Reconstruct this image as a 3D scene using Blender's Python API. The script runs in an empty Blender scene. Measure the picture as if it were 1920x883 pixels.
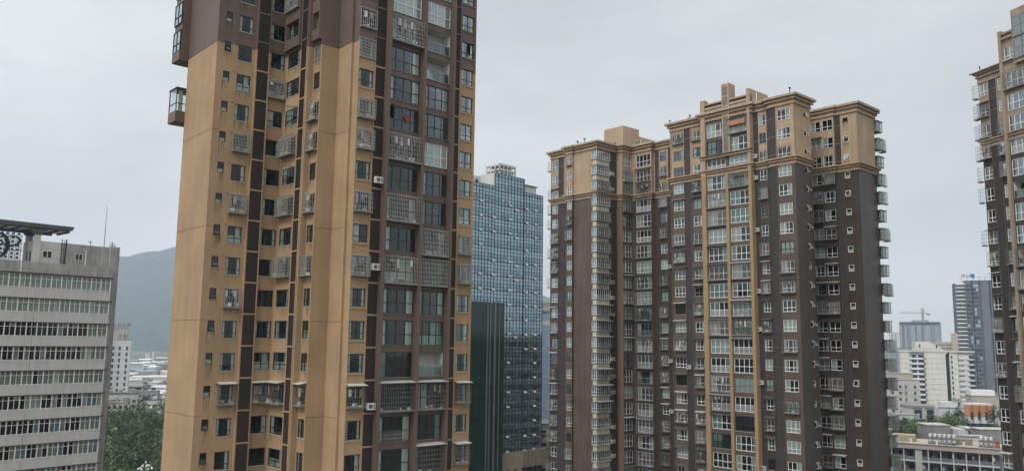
import bpy, math, random
from mathutils import Vector, Matrix
R = math.radians
random.seed(7)
SC = bpy.context.scene
COL = SC.collection
H = 50.0                      # eye height above the ground

# ------------------------------------------------------------------ camera
cam_d = bpy.data.cameras.new('camera'); cam = bpy.data.objects.new('camera', cam_d); COL.objects.link(cam)
FPX, PITCH, ROLL = 1514.5, 7.611, 0.715
cam_d.sensor_width = 36; cam_d.lens = 36 * FPX / 1920
cam_d.clip_start = 0.5; cam_d.clip_end = 20000
p_, r_ = R(PITCH), R(ROLL)
F_ = Vector((0, math.cos(p_), math.sin(p_))); Rr = Vector((1, 0, 0)); Uu = Rr.cross(F_)
R2 = Rr * math.cos(r_) + Uu * math.sin(r_); U2 = Uu * math.cos(r_) - Rr * math.sin(r_)
m3 = Matrix((R2, U2, -F_)).transposed().to_4x4(); m3.translation = Vector((0, 0, H))
cam.matrix_world = m3
SC.camera = cam

def pix(p):                    # where a world point falls in the 1920x883 frame
    d = Vector(p) - Vector((0, 0, H)); z = d.dot(F_)
    if z < 1: return (-9999, -9999, z)
    return (960 + FPX * d.dot(R2) / z, 441.5 - FPX * d.dot(U2) / z, z)

# ------------------------------------------------------------------ world, sun, exposure
SUN_EL, SUN_AZ = 48, 216       # behind the camera, a little to the left
w = bpy.data.worlds.new('World'); SC.world = w; w.use_nodes = True
nt = w.node_tree; nt.nodes.clear()
def N(t, **k):
    n = nt.nodes.new(t)
    for a, b in k.items(): setattr(n, a, b)
    return n
out = N('ShaderNodeOutputWorld'); bg = N('ShaderNodeBackground'); bg2 = N('ShaderNodeBackground'); add = N('ShaderNodeAddShader')
sky = N('ShaderNodeTexSky', sky_type='NISHITA', sun_disc=False, sun_elevation=R(SUN_EL), sun_rotation=R(SUN_AZ), air_density=1.0, dust_density=3.0, ozone_density=1.0)
hs = N('ShaderNodeHueSaturation'); hs.inputs['Saturation'].default_value = 0.22
nt.links.new(sky.outputs[0], hs.inputs['Color']); nt.links.new(hs.outputs[0], bg.inputs['Color']); bg.inputs['Strength'].default_value = 0.05
tc = N('ShaderNodeTexCoord'); sep = N('ShaderNodeSeparateXYZ'); nt.links.new(tc.outputs['Generated'], sep.inputs[0])
mp = N('ShaderNodeMapping'); mp.inputs['Scale'].default_value = (1.0, 1.0, 2.6); nt.links.new(tc.outputs['Generated'], mp.inputs[0])
no = N('ShaderNodeTexNoise'); no.inputs['Scale'].default_value = 2.7; no.inputs['Detail'].default_value = 5; no.inputs['Roughness'].default_value = 0.55
nt.links.new(mp.outputs[0], no.inputs['Vector'])
cr = N('ShaderNodeValToRGB')   # cloud deck brightness
cr.color_ramp.elements[0].position = 0.36; cr.color_ramp.elements[0].color = (0.430, 0.436, 0.456, 1)
cr.color_ramp.elements[1].position = 0.66; cr.color_ramp.elements[1].color = (0.620, 0.612, 0.605, 1)
nt.links.new(no.outputs[0], cr.inputs[0])
er = N('ShaderNodeValToRGB')   # overcast sky is brighter overhead
er.color_ramp.elements[0].position = 0.0; er.color_ramp.elements[0].color = (1.22, 1.2, 1.18, 1)
e = er.color_ramp.elements.new(0.12); e.color = (1.0, 1.0, 1.0, 1)
e = er.color_ramp.elements.new(0.40); e.color = (0.98, 0.98, 0.98, 1)
er.color_ramp.elements[-1].position = 1.0; er.color_ramp.elements[-1].color = (2.2, 2.15, 2.1, 1)
nt.links.new(sep.outputs['Z'], er.inputs[0])
gx = N('ShaderNodeMath', operation='MULTIPLY_ADD'); gx.inputs[1].default_value = -0.24; gx.inputs[2].default_value = 0.955   # the deck is thinner to the left
nt.links.new(sep.outputs['X'], gx.inputs[0])
mu = N('ShaderNodeMix', data_type='RGBA', blend_type='MULTIPLY'); mu.inputs['Factor'].default_value = 1
nt.links.new(cr.outputs[0], mu.inputs['A']); nt.links.new(er.outputs[0], mu.inputs['B'])
mu2 = N('ShaderNodeMix', data_type='RGBA', blend_type='MULTIPLY'); mu2.inputs['Factor'].default_value = 1
nt.links.new(mu.outputs['Result'], mu2.inputs['A']); nt.links.new(gx.outputs[0], mu2.inputs['B'])
nt.links.new(mu2.outputs['Result'], bg2.inputs['Color']); bg2.inputs['Strength'].default_value = 1.15
nt.links.new(bg.outputs[0], add.inputs[0]); nt.links.new(bg2.outputs[0], add.inputs[1]); nt.links.new(add.outputs[0], out.inputs['Surface'])
sl = bpy.data.lights.new('sun', 'SUN'); sl.energy = 1.7; sl.angle = R(25); sl.color = (1, 0.97, 0.92)
so = bpy.data.objects.new('sun', sl); COL.objects.link(so)
az = R(SUN_AZ)
sd = Vector((math.sin(az) * math.cos(R(SUN_EL)), math.cos(az) * math.cos(R(SUN_EL)), math.sin(R(SUN_EL))))
so.rotation_euler = sd.to_track_quat('Z', 'Y').to_euler(); so.location = (0, 0, 200)
SC.view_settings.view_transform = 'Standard'; SC.view_settings.look = 'None'
SC.view_settings.exposure = 0.0; SC.view_settings.gamma = 1; SC.view_settings.use_curve_mapping = False
SC.cycles.use_denoising = True
SC.cycles.max_bounces = 8; SC.cycles.diffuse_bounces = 3; SC.cycles.glossy_bounces = 3; SC.cycles.transparent_max_bounces = 12
SC.cycles.volume_bounces = 2; SC.cycles.transmission_bounces = 2
SC.cycles.caustics_reflective = False; SC.cycles.caustics_refractive = False

# ------------------------------------------------------------------ materials
M = {}
def mat(name, color, rough=0.8, metal=0.0, var=0.12, vscale=0.25, streak=0.0, bump=0.0, spec=0.4, emit=None, joint=None, fine=0.05):
    m = bpy.data.materials.new(name); m.use_nodes = True; t = m.node_tree; b = t.nodes['Principled BSDF']
    b.inputs['Roughness'].default_value = rough; b.inputs['Metallic'].default_value = metal
    b.inputs['Specular IOR Level'].default_value = spec
    c = (*color, 1)
    co = t.nodes.new('ShaderNodeTexCoord')
    def noise(scale, detail, sc3=None):
        n = t.nodes.new('ShaderNodeTexNoise'); n.inputs['Scale'].default_value = scale; n.inputs['Detail'].default_value = detail
        if sc3:
            q = t.nodes.new('ShaderNodeMapping'); q.inputs['Scale'].default_value = sc3
            t.links.new(co.outputs['Object'], q.inputs[0]); t.links.new(q.outputs[0], n.inputs['Vector'])
        else: t.links.new(co.outputs['Object'], n.inputs['Vector'])
        return n
    def mulby(prev, n, lo, hi, p0=0.3, p1=0.7):
        rr = t.nodes.new('ShaderNodeMapRange'); rr.inputs['From Min'].default_value = p0; rr.inputs['From Max'].default_value = p1
        rr.inputs['To Min'].default_value = lo; rr.inputs['To Max'].default_value = hi
        t.links.new(n.outputs[0], rr.inputs['Value'])
        x = t.nodes.new('ShaderNodeMix'); x.data_type = 'RGBA'; x.blend_type = 'MULTIPLY'; x.inputs['Factor'].default_value = 1
        if isinstance(prev, tuple): x.inputs['A'].default_value = prev
        else: t.links.new(prev, x.inputs['A'])
        t.links.new(rr.outputs[0], x.inputs['B']); return x.outputs['Result']
    cur = c
    if var: cur = mulby(cur, noise(vscale, 4), 1 - var, 1 + var)
    if fine: cur = mulby(cur, noise(6.0, 3), 1 - fine, 1 + fine)
    if streak: cur = mulby(cur, noise(1.0, 5, (1.6, 1.6, 0.07)), 1 - streak, 1 + streak * 0.5)
    if isinstance(cur, tuple): b.inputs['Base Color'].default_value = cur
    else: t.links.new(cur, b.inputs['Base Color'])
    if bump:
        n = noise(9.0, 3); bp = t.nodes.new('ShaderNodeBump'); bp.inputs['Strength'].default_value = bump; bp.inputs['Distance'].default_value = 0.02
        t.links.new(n.outputs[0], bp.inputs['Height']); t.links.new(bp.outputs[0], b.inputs['Normal'])
    if emit: b.inputs['Emission Color'].default_value = (*emit[0], 1); b.inputs['Emission Strength'].default_value = emit[1]
    M[name] = m; return m
def glass(name, tint, refl=1.0, rough=0.015, wob=0.0):
    m = bpy.data.materials.new(name); m.use_nodes = True; t = m.node_tree; t.nodes.clear()
    o = t.nodes.new('ShaderNodeOutputMaterial'); mx = t.nodes.new('ShaderNodeMixShader'); tr = t.nodes.new('ShaderNodeBsdfTransparent'); g = t.nodes.new('ShaderNodeBsdfGlossy')
    fr = t.nodes.new('ShaderNodeFresnel'); fr.inputs['IOR'].default_value = 1.55
    mm = t.nodes.new('ShaderNodeMath'); mm.operation = 'MULTIPLY_ADD'; mm.inputs[1].default_value = refl; mm.inputs[2].default_value = 0.0; mm.use_clamp = True
    tr.inputs['Color'].default_value = (*tint, 1); g.inputs['Roughness'].default_value = rough; g.inputs['Color'].default_value = (0.95, 0.97, 1, 1)
    if wob:
        co = t.nodes.new('ShaderNodeTexCoord'); n = t.nodes.new('ShaderNodeTexNoise'); n.inputs['Scale'].default_value = 0.9
        bp = t.nodes.new('ShaderNodeBump'); bp.inputs['Strength'].default_value = wob; bp.inputs['Distance'].default_value = 0.05
        t.links.new(co.outputs['Object'], n.inputs['Vector']); t.links.new(n.outputs[0], bp.inputs['Height']); t.links.new(bp.outputs[0], g.inputs['Normal'])
    t.links.new(fr.outputs[0], mm.inputs[0]); t.links.new(mm.outputs[0], mx.inputs[0]); t.links.new(tr.outputs[0], mx.inputs[1]); t.links.new(g.outputs[0], mx.inputs[2])
    t.links.new(mx.outputs[0], o.inputs[0]); M[name] = m
def skin_glass(name, color, ior=1.6, rough=0.06, coat=0.0):   # opaque tinted reflective facade glass
    m = bpy.data.materials.new(name); m.use_nodes = True; b = m.node_tree.nodes['Principled BSDF']; t = m.node_tree
    b.inputs['Roughness'].default_value = rough; b.inputs['IOR'].default_value = ior; b.inputs['Metallic'].default_value = coat
    co = t.nodes.new('ShaderNodeTexCoord'); n = t.nodes.new('ShaderNodeTexNoise'); n.inputs['Scale'].default_value = 0.35; n.inputs['Detail'].default_value = 2
    mx = t.nodes.new('ShaderNodeMix'); mx.data_type = 'RGBA'; mx.inputs['A'].default_value = (*[c * 0.75 for c in color], 1); mx.inputs['B'].default_value = (*[c * 1.3 for c in color], 1)
    t.links.new(co.outputs['Object'], n.inputs['Vector']); t.links.new(n.outputs[0], mx.inputs['Factor']); t.links.new(mx.outputs['Result'], b.inputs['Base Color'])
    M[name] = m
mat('tan', (0.380, 0.259, 0.153), 0.85, var=0.12, streak=0.09, bump=0.25)
mat('brown', (0.135, 0.096, 0.080), 0.55, var=0.08, streak=0.10, bump=0.2)
mat('tanB', (0.42, 0.308, 0.212), 0.85, var=0.10, streak=0.14, bump=0.2)
mat('tanC', (0.34, 0.265, 0.20), 0.85, var=0.14, streak=0.22, bump=0.2)  # tower B's tan, darkened to carry the shade of a left-facing front
mat('darkC', (0.050, 0.043, 0.038), 0.5, var=0.14, streak=0.18, bump=0.2)  # tower B's dark brown, with the same shade put into its colour
mat('darkbrown', (0.066, 0.051, 0.041), 0.40, var=0.18, streak=0.24, bump=0.2)
mat('midbrown', (0.108, 0.081, 0.063), 0.5, var=0.16, streak=0.22, bump=0.2)
mat('goldpil', (0.35, 0.245, 0.14), 0.8, var=0.08, streak=0.10)
mat('brownpil', (0.19, 0.122, 0.078), 0.8, var=0.08, streak=0.12)
mat('louvre', (0.040, 0.028, 0.024), 0.6, var=0.08)
mat('purple', (0.046, 0.038, 0.038), 0.6, var=0.10)
mat('purpleedge', (0.085, 0.066, 0.062), 0.7, var=0.08)
mat('cream', (0.55, 0.52, 0.42), 0.85, var=0.06, streak=0.22)
mat('seam', (0.09, 0.06, 0.035), 0.9, var=0)
mat('seamgrey', (0.12, 0.12, 0.11), 0.9, var=0)
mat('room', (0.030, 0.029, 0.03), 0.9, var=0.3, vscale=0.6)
mat('balcwall', (0.62, 0.62, 0.60), 0.85, var=0.04, streak=0.06)
mat('frame_dark', (0.022, 0.027, 0.028), 0.45, var=0)
mat('frame_grey', (0.22, 0.23, 0.23), 0.5, var=0)
mat('frame_white', (0.82, 0.83, 0.83), 0.5, var=0.05)
mat('steel', (0.40, 0.40, 0.38), 0.5, metal=0.15, var=0.2, vscale=1.5)
mat('steel_dull', (0.22, 0.215, 0.20), 0.6, metal=0.2, var=0.25, vscale=1.5)
mat('tray', (0.20, 0.195, 0.18), 0.7, var=0.2, vscale=2)
mat('awning', (0.42, 0.42, 0.395), 0.6, var=0.15, vscale=1.2)
mat('awning_dark', (0.10, 0.09, 0.08), 0.7, var=0.15, vscale=1.2)
mat('awning_red', (0.30, 0.13, 0.08), 0.7, var=0.15, vscale=1.2)
mat('ac_white', (0.62, 0.62, 0.58), 0.5, var=0.08)
mat('ac_dark', (0.05, 0.05, 0.05), 0.6, var=0)
mat('curtain', (0.88, 0.87, 0.82), 0.9, var=0.04, vscale=1.0, fine=0)
mat('curtain_teal', (0.36, 0.50, 0.47), 0.9, var=0.04, vscale=1.0, fine=0)
mat('curtain_tan', (0.36, 0.30, 0.22), 0.9, var=0.04, vscale=1.0, fine=0)
mat('blind_grey', (0.64, 0.65, 0.61), 0.9, var=0.04, vscale=0.8)
mat('blind_warm', (0.46, 0.45, 0.41), 0.9, var=0.04, vscale=0.8)
mat('red', (0.30, 0.035, 0.03), 0.7, var=0.05)
mat('blue_cloth', (0.05, 0.09, 0.25), 0.8, var=0.05)
mat('clothes', (0.45, 0.42, 0.42), 0.9, var=0.7, vscale=2.2)
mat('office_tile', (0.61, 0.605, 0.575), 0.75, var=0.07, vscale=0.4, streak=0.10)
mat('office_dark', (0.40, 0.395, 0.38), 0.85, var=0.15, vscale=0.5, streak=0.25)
mat('office_lip', (0.07, 0.07, 0.065), 0.8)
mat('canopy', (0.12, 0.13, 0.15), 0.6, var=0.15)
mat('canopy_panel', (0.58, 0.60, 0.63), 0.6, var=0.15)
mat('emblem', (0.07, 0.10, 0.11), 0.45, var=0.2)
mat('stone', (0.36, 0.31, 0.22), 0.8, var=0.08, streak=0.15)
mat('stone_dirty', (0.28, 0.245, 0.18), 0.85, var=0.12, streak=0.45)
mat('concrete', (0.27, 0.27, 0.26), 0.85, var=0.15, streak=0.15)
mat('concrete_pale', (0.46, 0.46, 0.44), 0.85, var=0.12, streak=0.12)
mat('wall_white', (0.56, 0.57, 0.57), 0.85, var=0.08, streak=0.12)
mat('wall_cream', (0.64, 0.63, 0.575), 0.85, var=0.05, streak=0.08)
mat('wall_pink', (0.42, 0.37, 0.33), 0.85, var=0.08)
mat('wall_blue', (0.29, 0.38, 0.52), 0.7, var=0.05, streak=0.06)
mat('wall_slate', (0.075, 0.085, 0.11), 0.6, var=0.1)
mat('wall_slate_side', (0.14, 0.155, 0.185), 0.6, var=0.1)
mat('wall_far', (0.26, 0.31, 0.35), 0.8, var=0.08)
mat('orange', (0.42, 0.20, 0.11), 0.8, var=0.2, vscale=0.8)
mat('roof_dark', (0.06, 0.06, 0.06), 0.9)
mat('winhole', (0.028, 0.032, 0.04), 0.25, var=0.25, vscale=0.2)
mat('navy', (0.02, 0.035, 0.06), 0.5)
mat('bark', (0.07, 0.05, 0.035), 0.9, var=0.2)
mat('leaf_dark', (0.036, 0.072, 0.030), 0.7, var=0.35, vscale=0.35, spec=0.3)
mat('leaf_mid', (0.066, 0.118, 0.046), 0.7, var=0.35, vscale=0.35, spec=0.3)
mat('leaf_light', (0.17, 0.22, 0.10), 0.7, var=0.3, vscale=0.35, spec=0.3)
mat('ground', (0.10, 0.105, 0.085), 0.95, var=0.35, vscale=0.03)
mat('wood_floor', (0.022, 0.034, 0.018), 0.95, var=0.35, vscale=0.1)
mat('road', (0.05, 0.05, 0.052), 0.9, var=0.15, vscale=0.2)
mat('paving', (0.22, 0.22, 0.21), 0.9, var=0.15, vscale=0.5)
mat('marking', (0.75, 0.75, 0.72), 0.8, var=0.1)
mat('mountain', (0.022, 0.050, 0.058), 0.95, var=0.6, vscale=0.02, fine=0)
mat('tank', (0.52, 0.52, 0.53), 0.32, metal=0.55, var=0.1)
mat('globe', (0.85, 0.85, 0.80), 0.3, var=0)
mat('crane', (0.28, 0.26, 0.24), 0.6)
mat('sign_white', (0.75, 0.76, 0.78), 0.5, var=0)
mat('sign_blue', (0.03, 0.20, 0.50), 0.5, var=0)
glass('pane', (0.88, 0.92, 0.91), 0.62)
glass('pane_o', (0.86, 0.91, 0.90), 0.35)
glass('pane_b', (0.84, 0.88, 0.88), 0.62, wob=0.15)
glass('rail_glass', (0.80, 0.88, 0.85), 0.9)
def stain(name, color, strength):
    m = bpy.data.materials.new(name); m.use_nodes = True; t = m.node_tree; b = t.nodes['Principled BSDF']
    b.inputs['Base Color'].default_value = (*color, 1); b.inputs['Roughness'].default_value = 0.9
    co = t.nodes.new('ShaderNodeTexCoord'); q = t.nodes.new('ShaderNodeMapping'); q.inputs['Scale'].default_value = (9, 9, .5); n = t.nodes.new('ShaderNodeTexNoise'); n.inputs['Scale'].default_value = 1.0; n.inputs['Detail'].default_value = 3
    oi = t.nodes.new('ShaderNodeObjectInfo'); va = t.nodes.new('ShaderNodeVectorMath'); va.operation = 'ADD'; t.links.new(co.outputs['Object'], va.inputs[0]); t.links.new(oi.outputs['Location'], va.inputs[1]); t.links.new(va.outputs[0], q.inputs[0])
    t.links.new(q.outputs[0], n.inputs['Vector']); sp = t.nodes.new('ShaderNodeSeparateXYZ'); t.links.new(co.outputs['Generated'], sp.inputs[0])
    r = t.nodes.new('ShaderNodeMapRange'); r.inputs['From Min'].default_value = .45; r.inputs['From Max'].default_value = .75; t.links.new(n.outputs[0], r.inputs['Value'])
    k = t.nodes.new('ShaderNodeMath'); k.operation = 'MULTIPLY'; t.links.new(r.outputs[0], k.inputs[0]); t.links.new(sp.outputs['Z'], k.inputs[1])
    k2 = t.nodes.new('ShaderNodeMath'); k2.operation = 'MULTIPLY'; t.links.new(k.outputs[0], k2.inputs[0]); k2.inputs[1].default_value = strength; t.links.new(k2.outputs[0], b.inputs['Alpha']); M[name] = m
stain('rain_stain', (0.06, 0.048, 0.036), 0.34)
skin_glass('tower_glass', (0.25, 0.345, 0.385), ior=1.6, rough=0.06, coat=0.9)
skin_glass('tower_glass_b', (0.35, 0.445, 0.48), ior=1.6, rough=0.10, coat=0.85)
skin_glass('wing_glass', (0.010, 0.034, 0.032), ior=1.5, rough=0.12)
skin_glass('wing_strip', (0.13, 0.15, 0.15), ior=1.5, rough=0.2)
mat('vent_glass', (0.50, 0.54, 0.57), 0.3, var=0.2, vscale=0.5)
mat('mullion', (0.018, 0.032, 0.04), 0.5, var=0)

# ------------------------------------------------------------------ mesh builder
class MB:
    def __init__(s): s.v = []; s.f = []; s.m = []
    def quad(s, a, b, c, d, m):
        i = len(s.v); s.v += [a, b, c, d]; s.f.append((i, i + 1, i + 2, i + 3)); s.m.append(m)
    def poly(s, pts, m):
        i = len(s.v); s.v += list(pts); s.f.append(tuple(range(i, i + len(pts)))); s.m.append(m)
    def box(s, x0, x1, y0, y1, z0, z1, m):
        i = len(s.v)
        s.v += [(x0, y0, z0), (x1, y0, z0), (x1, y1, z0), (x0, y1, z0), (x0, y0, z1), (x1, y0, z1), (x1, y1, z1), (x0, y1, z1)]
        for f in ((0, 3, 2, 1), (4, 5, 6, 7), (0, 1, 5, 4), (1, 2, 6, 5), (2, 3, 7, 6), (3, 0, 4, 7)):
            s.f.append(tuple(i + k for k in f)); s.m.append(m)
        return s
    def hexa(s, b, t, m):      # bottom and top quads given as 4 points each
        i = len(s.v); s.v += list(b) + list(t)
        for f in ((0, 3, 2, 1), (4, 5, 6, 7), (0, 1, 5, 4), (1, 2, 6, 5), (2, 3, 7, 6), (3, 0, 4, 7)):
            s.f.append(tuple(i + k for k in f)); s.m.append(m)
    def bar(s, p, q, r, m, n=6, r2=None):
        p = Vector(p); q = Vector(q); r2 = r if r2 is None else r2
        d = (q - p).normalized(); a = d.orthogonal().normalized(); b = d.cross(a); i = len(s.v)
        for c, rr in ((p, r), (q, r2)):
            for k in range(n):
                t = 2 * math.pi * k / n; s.v.append(tuple(c + a * (rr * math.cos(t)) + b * (rr * math.sin(t))))
        for k in range(n):
            s.f.append((i + k, i + (k + 1) % n, i + n + (k + 1) % n, i + n + k)); s.m.append(m)
        s.f.append(tuple(i + k for k in reversed(range(n)))); s.m.append(m)
        s.f.append(tuple(i + n + k for k in range(n))); s.m.append(m)
    def ball(s, c, r, m, n=8, k=5, sz=1.0):
        i = len(s.v)
        for a in range(k + 1):
            th = math.pi * a / k
            for b in range(n):
                ph = 2 * math.pi * b / n
                s.v.append((c[0] + r * math.sin(th) * math.cos(ph), c[1] + r * math.sin(th) * math.sin(ph), c[2] + r * sz * math.cos(th)))
        for a in range(k):
            for b in range(n):
                s.f.append((i + a * n + b, i + (a + 1) * n + b, i + (a + 1) * n + (b + 1) % n, i + a * n + (b + 1) % n)); s.m.append(m)
    def add(s, o, fn):
        i = len(s.v); s.v += [fn(p) for p in o.v]; s.f += [tuple(i + k for k in f) for f in o.f]; s.m += o.m
    def mesh(s, name, smooth=False):
        me = bpy.data.meshes.new(name); me.from_pydata(s.v, [], s.f)
        keys = []
        for k in s.m:
            if k not in keys: keys.append(k)
        for k in keys: me.materials.append(M[k])
        ix = {k: j for j, k in enumerate(keys)}
        me.polygons.foreach_set('material_index', [ix[k] for k in s.m])
        if smooth: me.polygons.foreach_set('use_smooth', [True] * len(s.f))
        me.update(); return me
    def build(s, name, parent=None, loc=(0, 0, 0), rot=0, smooth=False):
        o = bpy.data.objects.new(name, s.mesh(name, smooth)); COL.objects.link(o)
        o.parent = parent; o.location = loc; o.rotation_euler = (0, 0, rot); return o
def tag(o, label=None, cat=None, group=None, kind=None):
    if label: o['label'] = label
    if cat: o['category'] = cat
    if group: o['group'] = group
    if kind: o['kind'] = kind
    return o
def empty(name, loc, rot, label, cat, group=None):
    o = bpy.data.objects.new(name, None); COL.objects.link(o); o.location = loc; o.rotation_euler = (0, 0, rot)
    return tag(o, label, cat, group)

# ------------------------------------------------------------------ prototypes of parts (x right, y into the wall, z up)
PROTO = {}
def proto(key, fn):
    if key not in PROTO:
        main, kids = fn(); PROTO[key] = dict(main=main, kids=kids, mesh=None, kmesh=None)
    return key
def wavy(mb, x0, x1, y, z0, z1, m):
    n = max(2, int((x1 - x0) / 0.09)); k = (x1 - x0) / n
    for i in range(n):
        a = x0 + i * k; ya = y + (0.03 if i % 2 else -0.03); yb = y + (-0.03 if i % 2 else 0.03)
        mb.quad((a, ya, z0), (a + k, yb, z0), (a + k, yb, z1), (a, ya, z1), m)
def curtains(w, h, style, m='curtain'):
    c = MB()
    if style == 1: wavy(c, 0.04, w * 0.25, 0.12, 0.03, h - 0.03, m)
    if style == 2: wavy(c, 0.04, w * 0.2, 0.12, 0.03, h - 0.03, m); wavy(c, w * 0.8, w - 0.04, 0.12, 0.03, h - 0.03, m)
    if style == 3: wavy(c, w * 0.72, w - 0.04, 0.12, 0.03, h - 0.03, m)
    if style == 4: wavy(c, 0.04, w - 0.04, 0.12, 0.03, h - 0.03, m)
    if style == 5: wavy(c, 0.04, w * 0.48, 0.12, 0.03, h - 0.03, m)
    if style == 6: wavy(c, 0.04, w - 0.04, 0.12, 0.03, h * 0.45, m); wavy(c, w * 0.6, w - 0.04, 0.33, h * .45, h - 0.03, m)
    return c
def window(w, h, n=2, t=0.3, fm='frame_dark', fw=0.06, cs=2, cm='curtain', op=None, low=0, pane='pane', sill=True, arch=False):
    key = ('win', w, h, n, t, fm, fw, cs, cm, op, low, pane, sill)
    def fn():
        f = MB(); d0, d1 = 0.0, 0.07
        f.box(0, w, d0, d1, 0, fw, fm); f.box(0, w, d0, d1, h - fw, h, fm); f.box(0, fw, d0, d1, fw, h - fw, fm); f.box(w - fw, w, d0, d1, fw, h - fw, fm)
        tz = t * h if t else 0
        for i in range(1, n):
            x = w * i / n
            if op is not None and i == op: pass
            f.box(x - fw / 2, x + fw / 2, d0, d1 - .01, fw, h - fw, fm)
        if t:
            for i in range(n): f.box(w * i / n + fw / 2, w * (i + 1) / n - fw / 2, d0 + .005, d1 - .015, tz - fw / 2, tz + fw / 2, fm)
        if low:
            nn = int(w / 0.14); 
            for i in range(1, nn): f.box(w * i / nn - .012, w * i / nn + .012, -0.03, -0.01, fw, tz, 'steel' if low == 2 else fm)
            for i in (1, 2): f.box(fw, w - fw, -0.035, -0.015, tz * i / 3 - .015, tz * i / 3 + .015, 'steel' if low == 2 else fm)
        if op is not None:     # an open casement standing out from the frame
            pw = w / n - 0.04; x = 0.03 if op == 0 else w - 0.03
            z0, z1 = tz + .03, h - fw
            s = MB(); s.box(0, pw, -.02, .02, z0, z0 + .05, fm); s.box(0, pw, -.02, .02, z1 - .05, z1, fm); s.box(0, .05, -.02, .02, z0 + .05, z1 - .05, fm); s.box(pw - .05, pw, -.02, .02, z0 + .05, z1 - .05, fm)
            s.box(.05, pw - .05, -.006, .006, z0 + .05, z1 - .05, pane)
            an = R(-62) if op == 0 else R(180 + 62)
            ca, sa = math.cos(an), math.sin(an)
            f.add(s, lambda p: (x + p[0] * ca - p[1] * sa, -0.03 + p[0] * sa + p[1] * ca, p[2]))
        if sill: f.box(-0.04, w + 0.04, -0.10, 0.0, -0.07, -0.005, 'steel' if fm == 'frame_dark' else 'frame_grey')
        g = MB(); 
        if op is None: g.box(fw, w - fw, .03, .042, fw, h - fw, pane)
        else:
            a, b = (w / n, w - fw) if op == 0 else (fw, w - w / n)
            g.box(a, b, .03, .042, fw, h - fw, pane)
            if t: g.box(*((fw, w / n) if op == 0 else (w - w / n, w - fw)), .03, .042, fw, tz, pane)
        kids = [('pane', g)]
        if cs: kids.append(('curtain', curtains(w, h, cs, cm)))
        return f, kids
    return proto(key, fn)
def small_window(w, h, fm='frame_dark', tilt=0, fw=0.06):
    key = ('small', w, h, fm, tilt)
    def fn():
        f = MB(); f.box(0, w, 0, .07, 0, fw, fm); f.box(0, w, 0, .07, h - fw, h, fm); f.box(0, fw, 0, .07, fw, h - fw, fm); f.box(w - fw, w, 0, .07, fw, h - fw, fm)
        g = MB()
        mid = h * 0.45
        if fm == 'frame_dark' or tilt == 0: f.box(fw, w - fw, .005, .06, mid - .03, mid + .03, fm)
        if tilt:
            s = MB(); hh = mid - .05 if fm == 'frame_dark' else h - .06
            s.box(fw, w - fw, -.02, .02, -hh, -hh + .05, fm); s.box(fw, w - fw, -.02, .02, -.05, 0, fm); s.box(fw, fw + .05, -.02, .02, -hh, 0, fm); s.box(w - fw - .05, w - fw, -.02, .02, -hh, 0, fm)
            s.box(fw + .05, w - fw - .05, -.005, .005, -hh + .05, -.05, 'pane')
            an = R(-tilt); ca, sa = math.cos(an), math.sin(an); zt = mid if fm == 'frame_dark' else h - .05
            f.add(s, lambda p: (p[0], -.03 + p[1] * ca - p[2] * sa * -1 * -1, zt + p[2] * ca))
            if fm == 'frame_dark': g.box(fw, w - fw, .03, .04, mid, h - fw, 'pane')
            else: g.box(fw, w - fw, .05, .06, fw, fw + .05, 'pane')
        else:
            g.box(fw, w - fw, .03, .04, fw, h - fw, 'pane')
            g.quad((fw, .12, fw), (w - fw, .12, fw), (w - fw, .12, mid - .05), (fw, .12, mid - .05), 'curtain')
        return f, [('pane', g)]
    return proto(key, fn)
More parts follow.
